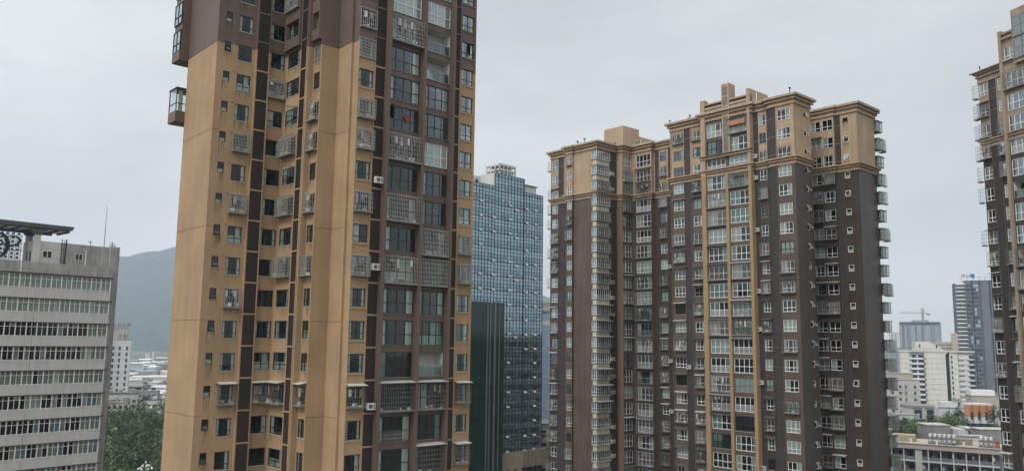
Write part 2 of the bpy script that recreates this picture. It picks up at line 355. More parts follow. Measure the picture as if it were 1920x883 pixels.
def cage(w, h, d, m='steel', style=0, junk=0):
    key = ('cage', w, h, d, m, style, junk)
    def fn():
        c = MB(); x0, x1, y0, z0, z1 = -.12, w + .12, -d, -.18, h + .10; r = .013 if m == 'steel' else .011; e = .03
        for (a, b, cc, dd) in ((x0, x1, y0 - e, y0), (x0, x0 + e, y0, 0), (x1 - e, x1, y0, 0)):
            for z in (z0, z1 - e): c.box(a, b, cc, dd, z, z + e, m)
        nh = 6 if style == 0 else 4
        for i in range(1, nh):
            z = z0 + (z1 - z0) * i / nh
            c.box(x0, x1, y0 - .02, y0, z - .015, z + .015, m); c.box(x0, x0 + .02, y0, 0, z - .015, z + .015, m); c.box(x1 - .02, x1, y0, 0, z - .015, z + .015, m)
        sp = (.15 if w < 3 else .19) if style == 0 else .22
        n = int((x1 - x0) / sp)
        for i in range(n + 1):
            x = x0 + (x1 - x0) * i / n
            c.box(x - r, x + r, y0 - .01, y0 + .012, z0, z1, m)
            if style == 0: c.box(x - r, x + r, y0, 0, z1 - .02, z1, m)
        k = max(2, int(d / sp))
        for i in range(1, k):
            y = y0 + d * i / k
            c.box(x0, x0 + .016, y - r, y + r, z0, z1, m); c.box(x1 - .016, x1, y - r, y + r, z0, z1, m)
        kids = []
        t = MB(); t.box(x0 + .01, x1 - .01, y0 + .01, 0, z0 - .03, z0 + .04, 'tray'); t.box(x0 + .01, x1 - .01, y0 - .015, y0 + .01, z0 - .03, z0 + .16, 'tray')
        kids.append(('tray', t))
        if junk:
            rnd = random.Random(junk * 7 + int(w * 10)); j = MB()
            for q in range(2 + junk):
                x = rnd.uniform(x0 + .15, x1 - .35); s = rnd.uniform(.12, .3)
                j.box(x, x + s, y0 + .1, y0 + .1 + min(s, d - .15), z0 + .05, z0 + .05 + rnd.uniform(.1, .45), rnd.choice(['clothes', 'curtain', 'ac_white', 'leaf_mid', 'clothes']))
            if junk > 2:
                for q in range(5):
                    x = x0 + .15 + q * (x1 - x0 - .4) / 5 + rnd.uniform(0, .12)
                    if rnd.random() < .65: j.box(x, x + rnd.uniform(.12, .32), y0 + .2, y0 + .24, z1 - rnd.uniform(.5, 1.15), z1 - .25, rnd.choice(['clothes', 'navy', 'curtain', 'awning_red', 'wall_pink', 'blind_grey', 'clothes', 'blue_cloth', 'curtain_tan']))
            kids.append(('stored_items', j))
        return c, kids
    return proto(key, fn)
def awning(w, d=0.75, m='awning'):
    key = ('awn', w, d, m)
    def fn():
        a = MB(); x0, x1 = -.2, w + .2
        a.hexa([(x0, -d, .0), (x1, -d, .0), (x1, 0, .16), (x0, 0, .16)], [(x0, -d, .035), (x1, -d, .035), (x1, 0, .195), (x0, 0, .195)], m)
        for x in (x0 + .1, (x0 + x1) / 2, x1 - .1): a.box(x - .015, x + .015, -d + .05, 0, -.03 - .0, .0, 'steel_dull')
        return a, []
    return proto(key, fn)
def aircon():
    def fn():
        a = MB(); a.box(0, .85, -.42, -.1, 0, .6, 'ac_white'); a.box(.05, .8, -.1, 0, -.04, -.01, 'steel_dull'); a.box(.05, .8, -.42, -.1, -.04, -.005, 'steel_dull')
        n = 12
        for k in range(n):
            t0, t1 = 2 * math.pi * k / n, 2 * math.pi * (k + 1) / n
            a.quad((.32, -.424, .3), (.32 + .22 * math.cos(t0), -.424, .3 + .22 * math.sin(t0)), (.32 + .22 * math.cos(t1), -.424, .3 + .22 * math.sin(t1)), (.32, -.424, .3), 'ac_dark')
        for k in range(4): a.box(.1, .54, -.43, -.426, .12 + k * .12, .13 + k * .12, 'ac_white')
        a.box(.62, .8, -.425, -.421, .08, .52, 'tray')
        return a, []
    return proto(('ac',), fn)
def louvre(w, h, m='louvre', em='louvre', n=26):
    key = ('louv', w, h, m, em, n)
    def fn():
        a = MB(); a.box(0, w, -.014, -.003, 0, h, m)
        for x in (0, w - .05): a.box(x, x + .05, -.05, .02, 0, h, em)
        a.box(.05, w - .05, -.048, .02, 0, .05, em); a.box(.05, w - .05, -.048, .02, h - .05, h, em); a.box(.05, w - .05, -.052, .02, h * .47, h * .47 + .04, em)
        for k in range(n):
            z = .06 + (h - .12) * k / n
            a.hexa([(.05, -.045, z), (w - .05, -.045, z), (w - .05, -.012, z + .03), (.05, -.012, z + .03)], [(.05, -.045, z + .014), (w - .05, -.045, z + .014), (w - .05, -.012, z + .044), (.05, -.012, z + .044)], m)
        return a, []
    return proto(key, fn)
def balcony(w, h, side=0.42):
    key = ('balc', w, h, side)
    def fn():
        b = MB(); d = 1.35
        b.quad((0, d, 0), (w, d, 0), (w, d, h), (0, d, h), 'balcwall')
        b.quad((.01, 0, 0), (.01, d, 0), (.01, d, h), (.01, 0, h), 'balcwall'); b.quad((w - .01, 0, 0), (w - .01, d, 0), (w - .01, d, h), (w - .01, 0, h), 'balcwall')
        b.quad((0, 0, h - .01), (w, 0, h - .01), (w, d, h - .01), (0, d, h - .01), 'balcwall'); b.quad((0, 0, .01), (w, 0, .01), (w, d, .01), (0, d, .01), 'concrete')
        r = MB(); r.box(0, w, .02, .07, 1.02, 1.08, 'steel')
        n = 3
        for i in range(n + 1): x = .02 + (w - .08) * i / n; r.box(x, x + .04, .03, .06, .05, 1.02, 'steel')
        r.box(.03, w - .03, .042, .05, .08, 1.0, 'rail_glass'); r.box(0, w, .02, .07, .04, .09, 'steel')
        dr = MB(); x1 = w * side; hh = h - .18
        dr.box(0.02, x1, d - .05, d - .012, .02, hh, 'winhole')
        for x in (.02, x1 / 2, x1 - .05): dr.box(x, x + .05, d - .09, d - .05, .02, hh, 'frame_dark')
        dr.box(.02, x1, d - .09, d - .05, hh - .06, hh, 'frame_dark')
        return b, [('railing', r), ('door', dr)]
    return proto(key, fn)

def rain(w, h=1.3):
    return proto(('rain', w, h), lambda: (MB().box(-.08, w + .08, -.007, -.004, -h, 0, 'rain_stain'), []))
# ------------------------------------------------------------------ a building: frame, facades, placed parts
class Tower:
    def __init__(s, name, label, cat, X, Y, yaw):
        s.rot = R(90 - yaw); s.X, s.Y = X, Y
        s.root = empty(name, (X, Y, 0), s.rot, label, cat)
        s.items = {}; s.wall = MB(); s.parts = {}
        c, q = math.cos(s.rot), math.sin(s.rot)
        s.w = lambda p: (X + p[0] * c - p[1] * q, Y + p[0] * q + p[1] * c, p[2])
    def f(s, kind, fixed, q, d, z):    # q: a for 'u' faces, b for 'v' faces; z relative to the eye
        return (q, fixed + d, z + H) if kind == 'u' else (fixed + d, q, z + H)
    def face(s, kind, fixed, q0, q1, z0, z1, opens=(), m='tan', m2=None, split=None, depth=0.16, room=2.0, mb=None, roomm='room'):
        mb = mb or s.wall
        if kind == 'v' and q0 > q1: pass
        lo, hi = min(q0, q1), max(q0, q1)
        qs = {lo, hi}; zs = {z0, z1}
        if split is not None and z0 < split < z1: zs.add(split)
        op = []
        for (a, b, c, d) in opens:
            a, b = max(min(a, b), lo), min(max(a, b), hi); c, d = max(c, z0), min(d, z1)
            if b - a < .05 or d - c < .05: continue
            op.append((a, b, c, d)); qs |= {a, b}; zs |= {c, d}
        qs = sorted(qs); zs = sorted(zs)
        F = lambda q, d, z: s.f(kind, fixed, q, d, z)
        for i in range(len(qs) - 1):
            for j in range(len(zs) - 1):
                cq, cz = (qs[i] + qs[i + 1]) / 2, (zs[j] + zs[j + 1]) / 2
                if any(a < cq < b and c < cz < d for a, b, c, d in op): continue
                mm = m2 if (m2 and split is not None and cz > split) else m
                mb.quad(F(qs[i], 0, zs[j]), F(qs[i + 1], 0, zs[j]), F(qs[i + 1], 0, zs[j + 1]), F(qs[i], 0, zs[j + 1]), mm)
        for a, b, c, d in op:
            mm = m2 if (m2 and split is not None and (c + d) / 2 > split) else m
            for (p, q) in (((a, c), (b, c)), ((b, c), (b, d)), ((b, d), (a, d)), ((a, d), (a, c))):
                mb.quad(F(p[0], 0, p[1]), F(q[0], 0, q[1]), F(q[0], depth, q[1]), F(p[0], depth, p[1]), mm)
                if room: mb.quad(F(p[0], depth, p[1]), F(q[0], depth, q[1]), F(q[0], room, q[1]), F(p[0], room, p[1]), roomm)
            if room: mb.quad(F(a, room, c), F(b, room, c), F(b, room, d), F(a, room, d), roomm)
    def put(s, name, key, kind, fixed, q, z, d=0.0, label=None):
        # q = left end as seen from outside
        s.items.setdefault(name, []).append((key, kind, s.f(kind, fixed, q, d, z), label))
    def part(s, name, sub=None):
        return s.parts.setdefault(name, MB())
    def finish(s, wall_name='wall'):
        if s.wall.f: s.wall.build(wall_name, s.root)
        for n, mb in s.parts.items():
            if mb.f: mb.build(n, s.root)
        for name, lst in s.items.items():
            def rank(it):
                x, y, z = pix(s.w(it[2])); inn = -40 < x < 1960 and -60 < y < 930
                return (0 if inn else 1, z)
            lst.sort(key=rank)
            for it in lst[:100]:
                key, kind, loc, label = it; P = PROTO[key]
                if P['mesh'] is None:
                    P['mesh'] = P['main'].mesh(name); P['kmesh'] = [(n, k.mesh(n)) for n, k in P['kids']]
                o = bpy.data.objects.new(name, P['mesh']); COL.objects.link(o); o.parent = s.root; o.location = loc
                o.rotation_euler = (0, 0, 0 if kind == 'u' else R(-90))
                if label: o['label'] = label
                for n, k in P['kmesh']:
                    c = bpy.data.objects.new(n, k); COL.objects.link(c); c.parent = o
            if len(lst) > 100:
                mb = MB()
                for key, kind, loc, label in lst[100:]:
                    P = PROTO[key]
                    fn = (lambda p, l=loc: (p[0] + l[0], p[1] + l[1], p[2] + l[2])) if kind == 'u' else (lambda p, l=loc: (p[1] + l[0], -p[0] + l[1], p[2] + l[2]))
                    mb.add(P['main'], fn)
                    for n, k in P['kids']: mb.add(k, fn)
                tag(mb.build(name, s.root), kind='stuff')
def offset_poly(P, d):
    n = len(P); out_ = []
    for i in range(n):
        a, b, c = P[i - 1], P[i], P[(i + 1) % n]
        def nrm(p, q):
            dx, dy = q[0] - p[0], q[1] - p[1]; l = math.hypot(dx, dy); return (dy / l, -dx / l)
        n1, n2 = nrm(a, b), nrm(b, c)
        if abs(n1[0] * n2[0] + n1[1] * n2[1]) > .9: out_.append((b[0] + d * n1[0], b[1] + d * n1[1]))
        else: out_.append((b[0] + d * (n1[0] + n2[0]), b[1] + d * (n1[1] + n2[1])))
    return out_
def ring(mb, P, z0, z1, d, m, din=-0.05):
    A = offset_poly(P, d); B_ = offset_poly(P, din); n = len(P)
    for i in range(n):
        j = (i + 1) % n
        mb.quad((*A[i], z0 + H), (*A[j], z0 + H), (*A[j], z1 + H), (*A[i], z1 + H), m)
        for z in (z0, z1): mb.quad((*A[i], z + H), (*A[j], z + H), (*B_[j], z + H), (*B_[i], z + H), m)
def cornice(mb, P, z0, z1, m, top='concrete_pale', s=1.0):
    hh = z1 - z0
    ring(mb, P, z0, z0 + hh * .22, .22 * s, m); ring(mb, P, z0 + hh * .22, z0 + hh * .50, .10 * s, m)
    ring(mb, P, z0 + hh * .50, z0 + hh * .66, .48 * s, m); ring(mb, P, z0 + hh * .66, z0 + hh * .82, .30 * s, m)
    ring(mb, P, z0 + hh * .82, z1, .78 * s, m if top is None else m)

# ================================================================== tower A: tan and brown tower close on the left
def tower_a():
    T = Tower('apartment_tower', 'tan and brown apartment tower left of the middle, the nearest of all the towers', 'apartment tower', -14.861, 74.298, 47.715)
    rnd = random.Random(11)
    KS = list(range(-8, 14)); zf = lambda k: -0.52 + 3 * k
    SP = 28.6; Z0, Z1 = -H, 46.0
    f2 = dict(m='tan', m2='brown', split=SP)
    W = T.wall
    # ---- status of each opening, floor by floor, read off the photograph
    col1 = {11: 'w', 10: 'cs', 9: 'cf', 8: 'w', 7: 'c', 6: 'c', 5: 'w', 4: 'c', 3: 'w', 2: 'c', -2: 'ca', -6: 'c'}
    balL = {11: 'white', 10: 'c', 9: 'w', 8: 'w', 7: 'redopen', 6: 'c', 5: 'w', 4: 'c', 2: 'c', -2: 'ca', -3: 'low', -6: 'ca'}
    balR = {12: 'white', 11: 'white', 10: 'o', 9: 'o', 8: 'w', 7: 'w', 6: 'white', 3: 'c', 2: 'c', -1: 'o', -2: 'ca', -4: 'ca', -6: 'o'}
    colR = {3: 'c', 2: 'c', -2: 'ca', -4: 'ca', 10: 'op'}
    vw = {11: 'c', 7: 'op', 6: 'c', 5: 'op', 4: 'c', 2: 'c', -2: 'ca', 9: 'w'}
    nar = {11: 'w', 10: 'grey', 9: 'grey', 7: 'c', 6: 'c', 4: 'c', 2: 'c', -2: 'ca'}
    med = {6: 'c', 4: 'c', 1: 'c', -2: 'ca'}
    rec = {8: 'c', -2: 'ca'}
    def col(name, tbl, kind, fixed, qleft, w, h, zoff, n, cd=.55, ks=KS, plain='frame_dark', t=.3, cms=('curtain',)):
        ops = []
        for k in ks:
            z = zf(k) + zoff; st = tbl.get(k, 'w'); q0 = qleft; q1 = qleft + w if kind == 'u' else qleft - w
            fx = fixed
            ops.append((q0, q1, z, z + h))
            cs = rnd.choice([2, 2, 2, 1, 3, 5, 0, 6, 2]); cm = rnd.choice(cms)
            if st == 'o':
                T.put('balcony', balcony(w, h, .42), kind, fx, q0, z, 0.02); continue
            fm = plain; kw = {}
            if st == 'white': fm = 'frame_white'; cs = 4
            if st == 'grey': fm = 'frame_grey'; cs = 4
            if st == 'op': kw['op'] = 0 if rnd.random() < .5 else n - 1
            if st == 'redopen': kw['op'] = 0; cs = 0
            if st == 'low': kw['low'] = 2; cs = 2
            nm = 'balcony_glazing' if w > 3 else 'window'
            T.put(nm, window(w, h, n, t, fm, .06 if w < 3 else .07, cs, cm, **kw), kind, fx, q0, z, 0.06)
            if st in ('c', 'ca', 'cs', 'cf'):
                d = {'c': cd, 'ca': cd, 'cs': .22, 'cf': .12}[st]
                T.put('security_cage', cage(w, h, d, 'steel' if st != 'ca' or k > 0 else 'steel_dull', 0 if w > 3 or rnd.random() < .6 else 1, rnd.choice([0, 0, 1, 2, 3, 4, 5, 6, 7, 8])), kind, fx, q0, z, 0)
            if st == 'ca': T.put('awning', awning(w, cd + .25), kind, fx, q0, z + h + .14, 0)
        return ops
    # ---- front face (b = 0)
    o1 = col('window', col1, 'u', 0, .12, 1.58, 1.68, .72, 2, .5, t=.34)
    T.face('u', 0, 0, 2.998, Z0, Z1, o1, depth=.14, **f2)
    oL = col('b', balL, 'u', 0.0, 3.30, 3.90, 2.36, .22, 4, .62, t=.44, cms=('curtain', 'curtain', 'curtain_teal'))
    oR = col('b', balR, 'u', 0.0, 7.54, 3.40, 2.36, .22, 4, .62, t=.44, cms=('curtain', 'curtain', 'curtain_teal'))
    T.face('u', 0, 2.998, 11.20, Z0, Z1, oL + oR, m='brown', depth=.16, room=2.6)
    oRR = col('w', colR, 'u', 0, 12.58, 1.52, 1.70, .70, 2, .55, t=.32)
    T.face('u', 0, 11.20, 14.43, Z0, Z1, oRR, depth=.14, **f2)
    # pilasters of the balcony stack
    pil = T.part('balcony_pilaster')
    for a0, a1 in ((2.998, 3.265), (7.24, 7.50), (10.96, 11.20)): pil.box(a0, a1, -.736, .0, 0, Z1 + H, 'brown')
    # frame strips, ledges, sunk panels
    tp = T.part('frame_strip')
    def strip(kind, fixed, q0, q1, pr=.08):
        for za, zb, mm in ((Z0, SP, 'tan'), (SP, Z1, 'brown')):
            if kind == 'u': tp.box(min(q0, q1), max(q0, q1), fixed - pr, fixed, za + H, zb + H, mm)
            else: tp.box(fixed - pr, fixed, min(q0, q1), max(q0, q1), za + H, zb + H, mm)
    def ledge(kind, fixed, q0, q1, z0, z1, pr=.06, force=None):
        mm = force or ('brown' if z0 > SP else 'tan')
        wd, hh = round(abs(q1 - q0), 3), round(z1 - z0, 3)
        key = proto(('ledge', wd, hh, pr, mm), lambda: (MB().box(0, wd, -pr, 0, 0, hh, mm), []))
        T.put('ledge', key, kind, fixed, min(q0, q1) if kind == 'u' else max(q0, q1), z0)
    strip('u', 0, 1.76, 1.89); strip('u', 0, 12.27, 12.50); strip('u', 0, 14.18, 14.43); strip('u', 0, 0, .06, .05)
    for k in KS:
        z = zf(k)
        T.put('louvre_panel', louvre(1.02, 2.86, 'louvre'), 'u', 0, 1.93, z + .08, 0)
        T.put('louvre_panel', louvre(1.02, 2.86, 'louvre'), 'u', 0, 11.22, z + .08, 0)
        ledge('u', 0, 1.90, 2.99, z - .07, z + .07, .09); ledge('u', 0, 11.21, 12.26, z - .07, z + .07, .09)
        ledge('u', 0, .06, 1.76, z + .50, z + .70, .06); ledge('u', 0, .06, 1.76, z - .58, z - .42, .05)
        ledge('u', 0, 12.50, 14.18, z + .48, z + .68, .06); ledge('u', 0, 12.50, 14.18, z - .60, z - .44, .05)
        ledge('u', 0, 3.27, 10.95, z + .12, z + .2, .05, 'brown')
    # ---- corner returns
    T.face('v', 0, 0, .93, Z0, Z1, **f2); T.face('u', .93, -.25, 0, Z0, Z1, **f2)
    T.face('v', -.25, .93, 3.32, Z0, Z1, **f2); T.face('u', 3.32, -2.11, -.25, Z0, Z1, **f2)
    # ---- narrow bay facing left
    on = col('w', nar, 'v', -2.11, 4.72, 1.20, 1.68, .74, 2, .5, t=.34)
    T.face('v', -2.11, 3.32, 4.84, Z0, Z1, on, depth=.14, **f2)
    T.face('u', 4.84, -2.73, -2.11, Z0, Z1, **f2)
    # ---- left facing wall: window, louvres
    ow = col('w', vw, 'v', -2.73, 9.15, 2.62, 1.68, .74, 2, .6, t=.34)
    T.face('v', -2.73, 4.84, 9.66, Z0, Z1, ow, depth=.14, **f2)
    strip('v', -2.73, 6.20, 6.34); strip('v', -2.73, 5.0, 5.14); strip('v', -2.73, 9.52, 9.66, .05)
    for k in KS:
        z = zf(k)
        T.put('louvre_panel', louvre(1.02, 2.86, 'louvre'), 'v', -2.73, 6.18, z + .08, 0); ledge('v', -2.73, 5.14, 6.2, z - .07, z + .07, .09)
    # ---- projecting brown boxes near the top of this side
    bx = T.part('brown_projection')
    for (b0, b1, a0, pr) in ((6.36, 9.50, -2.73, .34), (3.36, 4.80, -2.11, .40)):
        for k in range(10, 14):
            z = zf(k); zt = z + .74; zb = zf(k) - .58 + (0.0 if k > 10 else .20)
            x0, x1 = a0 - pr, a0 - .003
            # parapet below each opening and head above it, leaving the window free
            bx.box(x0, x1, b0, b1, zb + H, zt + H - .05, 'brown')
            wq1, wq0 = (9.15, 6.53) if b1 > 5 else (4.72, 3.52)
            bx.box(x0, x1, wq1, b1, zt - .05 + H, z + 2.42 + H, 'brown'); bx.box(x0, x1, b0, wq0, zt - .05 + H, z + 2.42 + H, 'brown')
    # ---- window wall facing front, left of the notch (b = 9.66)
    b = 9.66
    osm = []
    for k in KS:
        z = zf(k) + 1.31; osm.append((-9.12, -8.46, z, z + 1.02))
        T.put('small_window', small_window(.66, 1.02, 'frame_dark', rnd.choice([0, 0, 22, 30]) if k % 2 else rnd.choice([0, 25])), 'u', b, -9.12, z, .05)
        T.put('rain_stain', rain(.66, 1.5), 'u', b, -9.12, z, 0)
        if k % 3: T.put('rain_stain', rain(1.42, 1.1), 'u', b, -7.74, z - .66, 0)
        if k % 2: T.put('rain_stain', rain(2.6, 1.1), 'v', -2.73, 9.15, z - .64, 0)
        T.put('rain_stain', rain(1.2, 1.2), 'v', -2.11, 4.72, z - .64, 0)
        T.put('vent_hole', proto(('vent',), lambda: (MB().box(0, .1, -.03, 0.01, 0, .1, 'seam'), [])), 'u', b, -8.05, z + 1.05, 0)
    om = col('w', med, 'u', b, -7.74, 1.42, 1.62, .70, 2, .5, t=.30)
    T.face('u', b, -9.85, -6.04, Z0, Z1, osm + om, depth=.14, **f2)
    # louvre box
    T.face('v', -6.04, b - .30, b, Z0, Z1, **f2); T.face('u', b - .30, -6.04, -4.60, Z0, Z1, **f2); T.face('v', -4.60, b, b - .30, Z0, Z1, **f2)
    strip('u', b - .30, -6.04, -5.92); strip('u', b - .30, -4.72, -4.60)
    for k in KS:
        z = zf(k)
        T.put('louvre_panel', louvre(1.16, 2.86, 'louvre'), 'u', b - .30, -5.90, z + .08, 0); ledge('u', b - .30, -5.92, -4.72, z - .07, z + .07, .09)
    orc = col('w', rec, 'u', b, -4.52, 1.72, 1.62, .76, 2, .5, t=.34)
    T.face('u', b, -4.60, -2.73, Z0, Z1, orc, depth=.14, **f2)
    # ---- blank side wall and the glazed bays hanging behind it
    T.face('v', -9.85, b, 17.05, Z0, Z1, **f2)
    T.face('u', 17.05, -7.2, -9.85, Z0, Z1, **f2); T.face('v', -7.2, 17.05, 24, Z0, Z1, **f2)
    T.face('u', 24, -7.2, 14.43, Z0, Z1, **f2); T.face('v', 14.43, 0, 24, Z0, Z1, **f2)
    for z0, zg, z1 in ((21.95, 23.05, 25.5), (28.4, None, Z1 - .5)):
        e = MB(); X0, X1, Y0, Y1 = -10.78, -7.25, 17.08, 19.12
        if zg:
            e.box(X0, X1, Y0, Y1, z0 + H, zg + H, 'brown'); e.box(X0 - .05, X1, Y0 - .05, Y1 + .05, z1 - .12 + H, z1 + H, 'frame_dark')
            for x, y in ((X0, Y0), (X0, Y1 - .08), (-9.55, Y0)): e.box(x, x + .08, y, y + .08, zg + H, z1 - .12 + H, 'frame_dark')
            e.box(X0, X1, Y0, Y0 + .06, z0 + 1.85 + H, z0 + 1.93 + H, 'frame_dark'); e.box(X0, X0 + .06, Y0, Y1, z0 + 1.85 + H, z0 + 1.93 + H, 'frame_dark')
            e.box(X0 + .4, X1, Y0 + .05, Y0 + .06, z0 - .02 + H, z0 - .01 + H, 'frame_grey')
            o = e.build('glazed_bay', T.root); g = MB()
            g.box(X0 + .02, X1, Y0 + .03, Y0 + .04, zg + H, z1 - .12 + H, 'pane'); g.box(X0 + .03, X0 + .04, Y0 + .05, Y1, zg + H, z1 - .12 + H, 'pane')
            g.build('pane', o)
            c = MB(); wavy(c, X0 + .35, X0 + .8, Y0 + .4, zg + H, z1 - .2 + H, 'curtain'); c.build('curtain', o)
        else:
            e.box(X0 + .10, X1, Y0, Y1, z0 + H, z1 + H, 'brown')
            k = 0; z = z0 + 1.0
            e.box(X0 - .02, X0 + .10, Y0 + .002, Y1, z0 + H, z0 + .95 + H, 'brown')
            o = e.build('glazed_bay', T.root); g = MB(); p = MB()
            while z < z1 - 1.2:
                p.box(X0 + .02, X0 + .05, Y0 + .1, Y1 - .1, z + H, z + 2.2 + H, 'tower_glass_b')
                for zz in (z, z + .8, z + 2.2): g.box(X0 - .03, X0 + .08, Y0 + .02, Y1, zz - .05 + H, zz + .05 + H, 'frame_dark')
                for yy in (Y0 + .03, Y0 + 1.0, Y1 - .1): g.box(X0 - .03, X0 + .08, yy, yy + .07, z + H, z + 2.2 + H, 'frame_dark')
                z += 3.0
            g.build('frame', o); p.build('pane', o)
    # ---- seams across the blank walls
    sm = T.part('seam'); 
    for z in (28.58, 19.9, 10.6, 1.83, -6.91, -15.9):
        e = .012; zz = (z - .015 + H, z + .015 + H)
        sm.box(-9.85 - e, -9.85, 9.66, 17.05, *zz, 'seam'); sm.box(-9.85, -9.2, 9.66 - e, 9.66, *zz, 'seam')
        sm.box(-.25 - e, -.25, .93, 3.32, *zz, 'seam'); sm.box(-2.11, -.25, 3.32 - e, 3.32, *zz, 'seam')
    rf = T.part('roof'); rf.poly([(x, y, Z1 + H) for x, y in ((-9.85, 9.66), (-2.73, 9.66), (-2.11, 4.84), (-.25, 3.32), (0, 0), (14.43, 0), (14.43, 24), (-7.2, 24), (-7.2, 17.05), (-9.85, 17.05))], 'concrete')
    T.finish()
    # red paper diamond on the glass, conditioner units
    d = MB(); d.poly([(5.35, -.02, zf(7) + 1.55 + H), (5.75, -.02, zf(7) + 1.15 + H), (6.15, -.02, zf(7) + 1.55 + H), (5.75, -.02, zf(7) + 1.95 + H)], 'red')
    d.poly([(5.35, -.03, zf(7) + 1.55 + H), (5.75, -.03, zf(7) + 1.15 + H), (6.15, -.03, zf(7) + 1.55 + H), (5.75, -.03, zf(7) + 1.95 + H)], 'red')
    d.build('window_decoration', T.root)
    P = PROTO[aircon()]
    for k, z in ((-2, .35), (2, 1.2), (5, .5), (-5, .6)):
        o = P['main'].build('air_conditioner', T.root, (2.05, -.1, zf(k) + z + H))
    return T
tower_a()
# ================================================================== tower B: large dark tower group on the right
def column(T, rnd, kind, fixed, qleft, w, h, z0, ks, n=2, fm='frame_white', cage_p=.3, awn_p=.35, ac_p=0, t=.34, cd=.5, name='window', proj=0.0, open_p=0, cms=('curtain', 'curtain', 'blind_grey'), fw=.07, special=None, pane='pane_b', dark_low=True, ac_side=1):
    ops = []
    for k in ks:
        z = z0 - 3 * k; q0 = qleft; q1 = qleft + w if kind == 'u' else qleft - w
        ops.append((q0, q1, z, z + h))
        st = (special or {}).get(k)
        if st == 'o' or (st is None and rnd.random() < open_p):
            T.put('balcony', balcony(w, h, .5), kind, fixed, q0, z, .02)
        else:
            f = fm if st != 'dark' else 'frame_dark'
            if fm == 'frame_white' and st is None and rnd.random() < .16: f = rnd.choice(['frame_grey', 'frame_dark'])
            low = 1 if (w > 2.6 and rnd.random() < .4) else 0
            cs = rnd.choice([0, 2, 4, 5, 4, 1, 3, 0])
            T.put(name, window(w, h, n, t, f, fw, cs, rnd.choice(cms), low=low, pane=pane), kind, fixed, q0, z, .05 - proj)
        if st == 'c' or (st is None and rnd.random() < cage_p):
            T.put('security_cage', cage(w, h, cd, rnd.choice(['steel', 'steel_dull']), 1 if rnd.random() < .6 else 0, rnd.choice([0, 1, 2, 3, 4, 5, 6, 7, 8, 0])), kind, fixed, q0, z, -proj)
        if k > 6 and rnd.random() < awn_p or (st is None and rnd.random() < awn_p * .3):
            T.put('awning', awning(w, .6, rnd.choice(['awning', 'awning', 'awning_dark', 'awning_dark'])), kind, fixed, q0, z + h + .13, -proj)
        if rnd.random() < ac_p:
            s = (1 if kind == 'u' else -1) * ac_side
            T.put('air_conditioner', aircon(), kind, fixed, (q0 + s * (w + .25)) if ac_side > 0 else (q0 + s * 1.1), z + rnd.uniform(-.2, .9), -.02)
    return ops
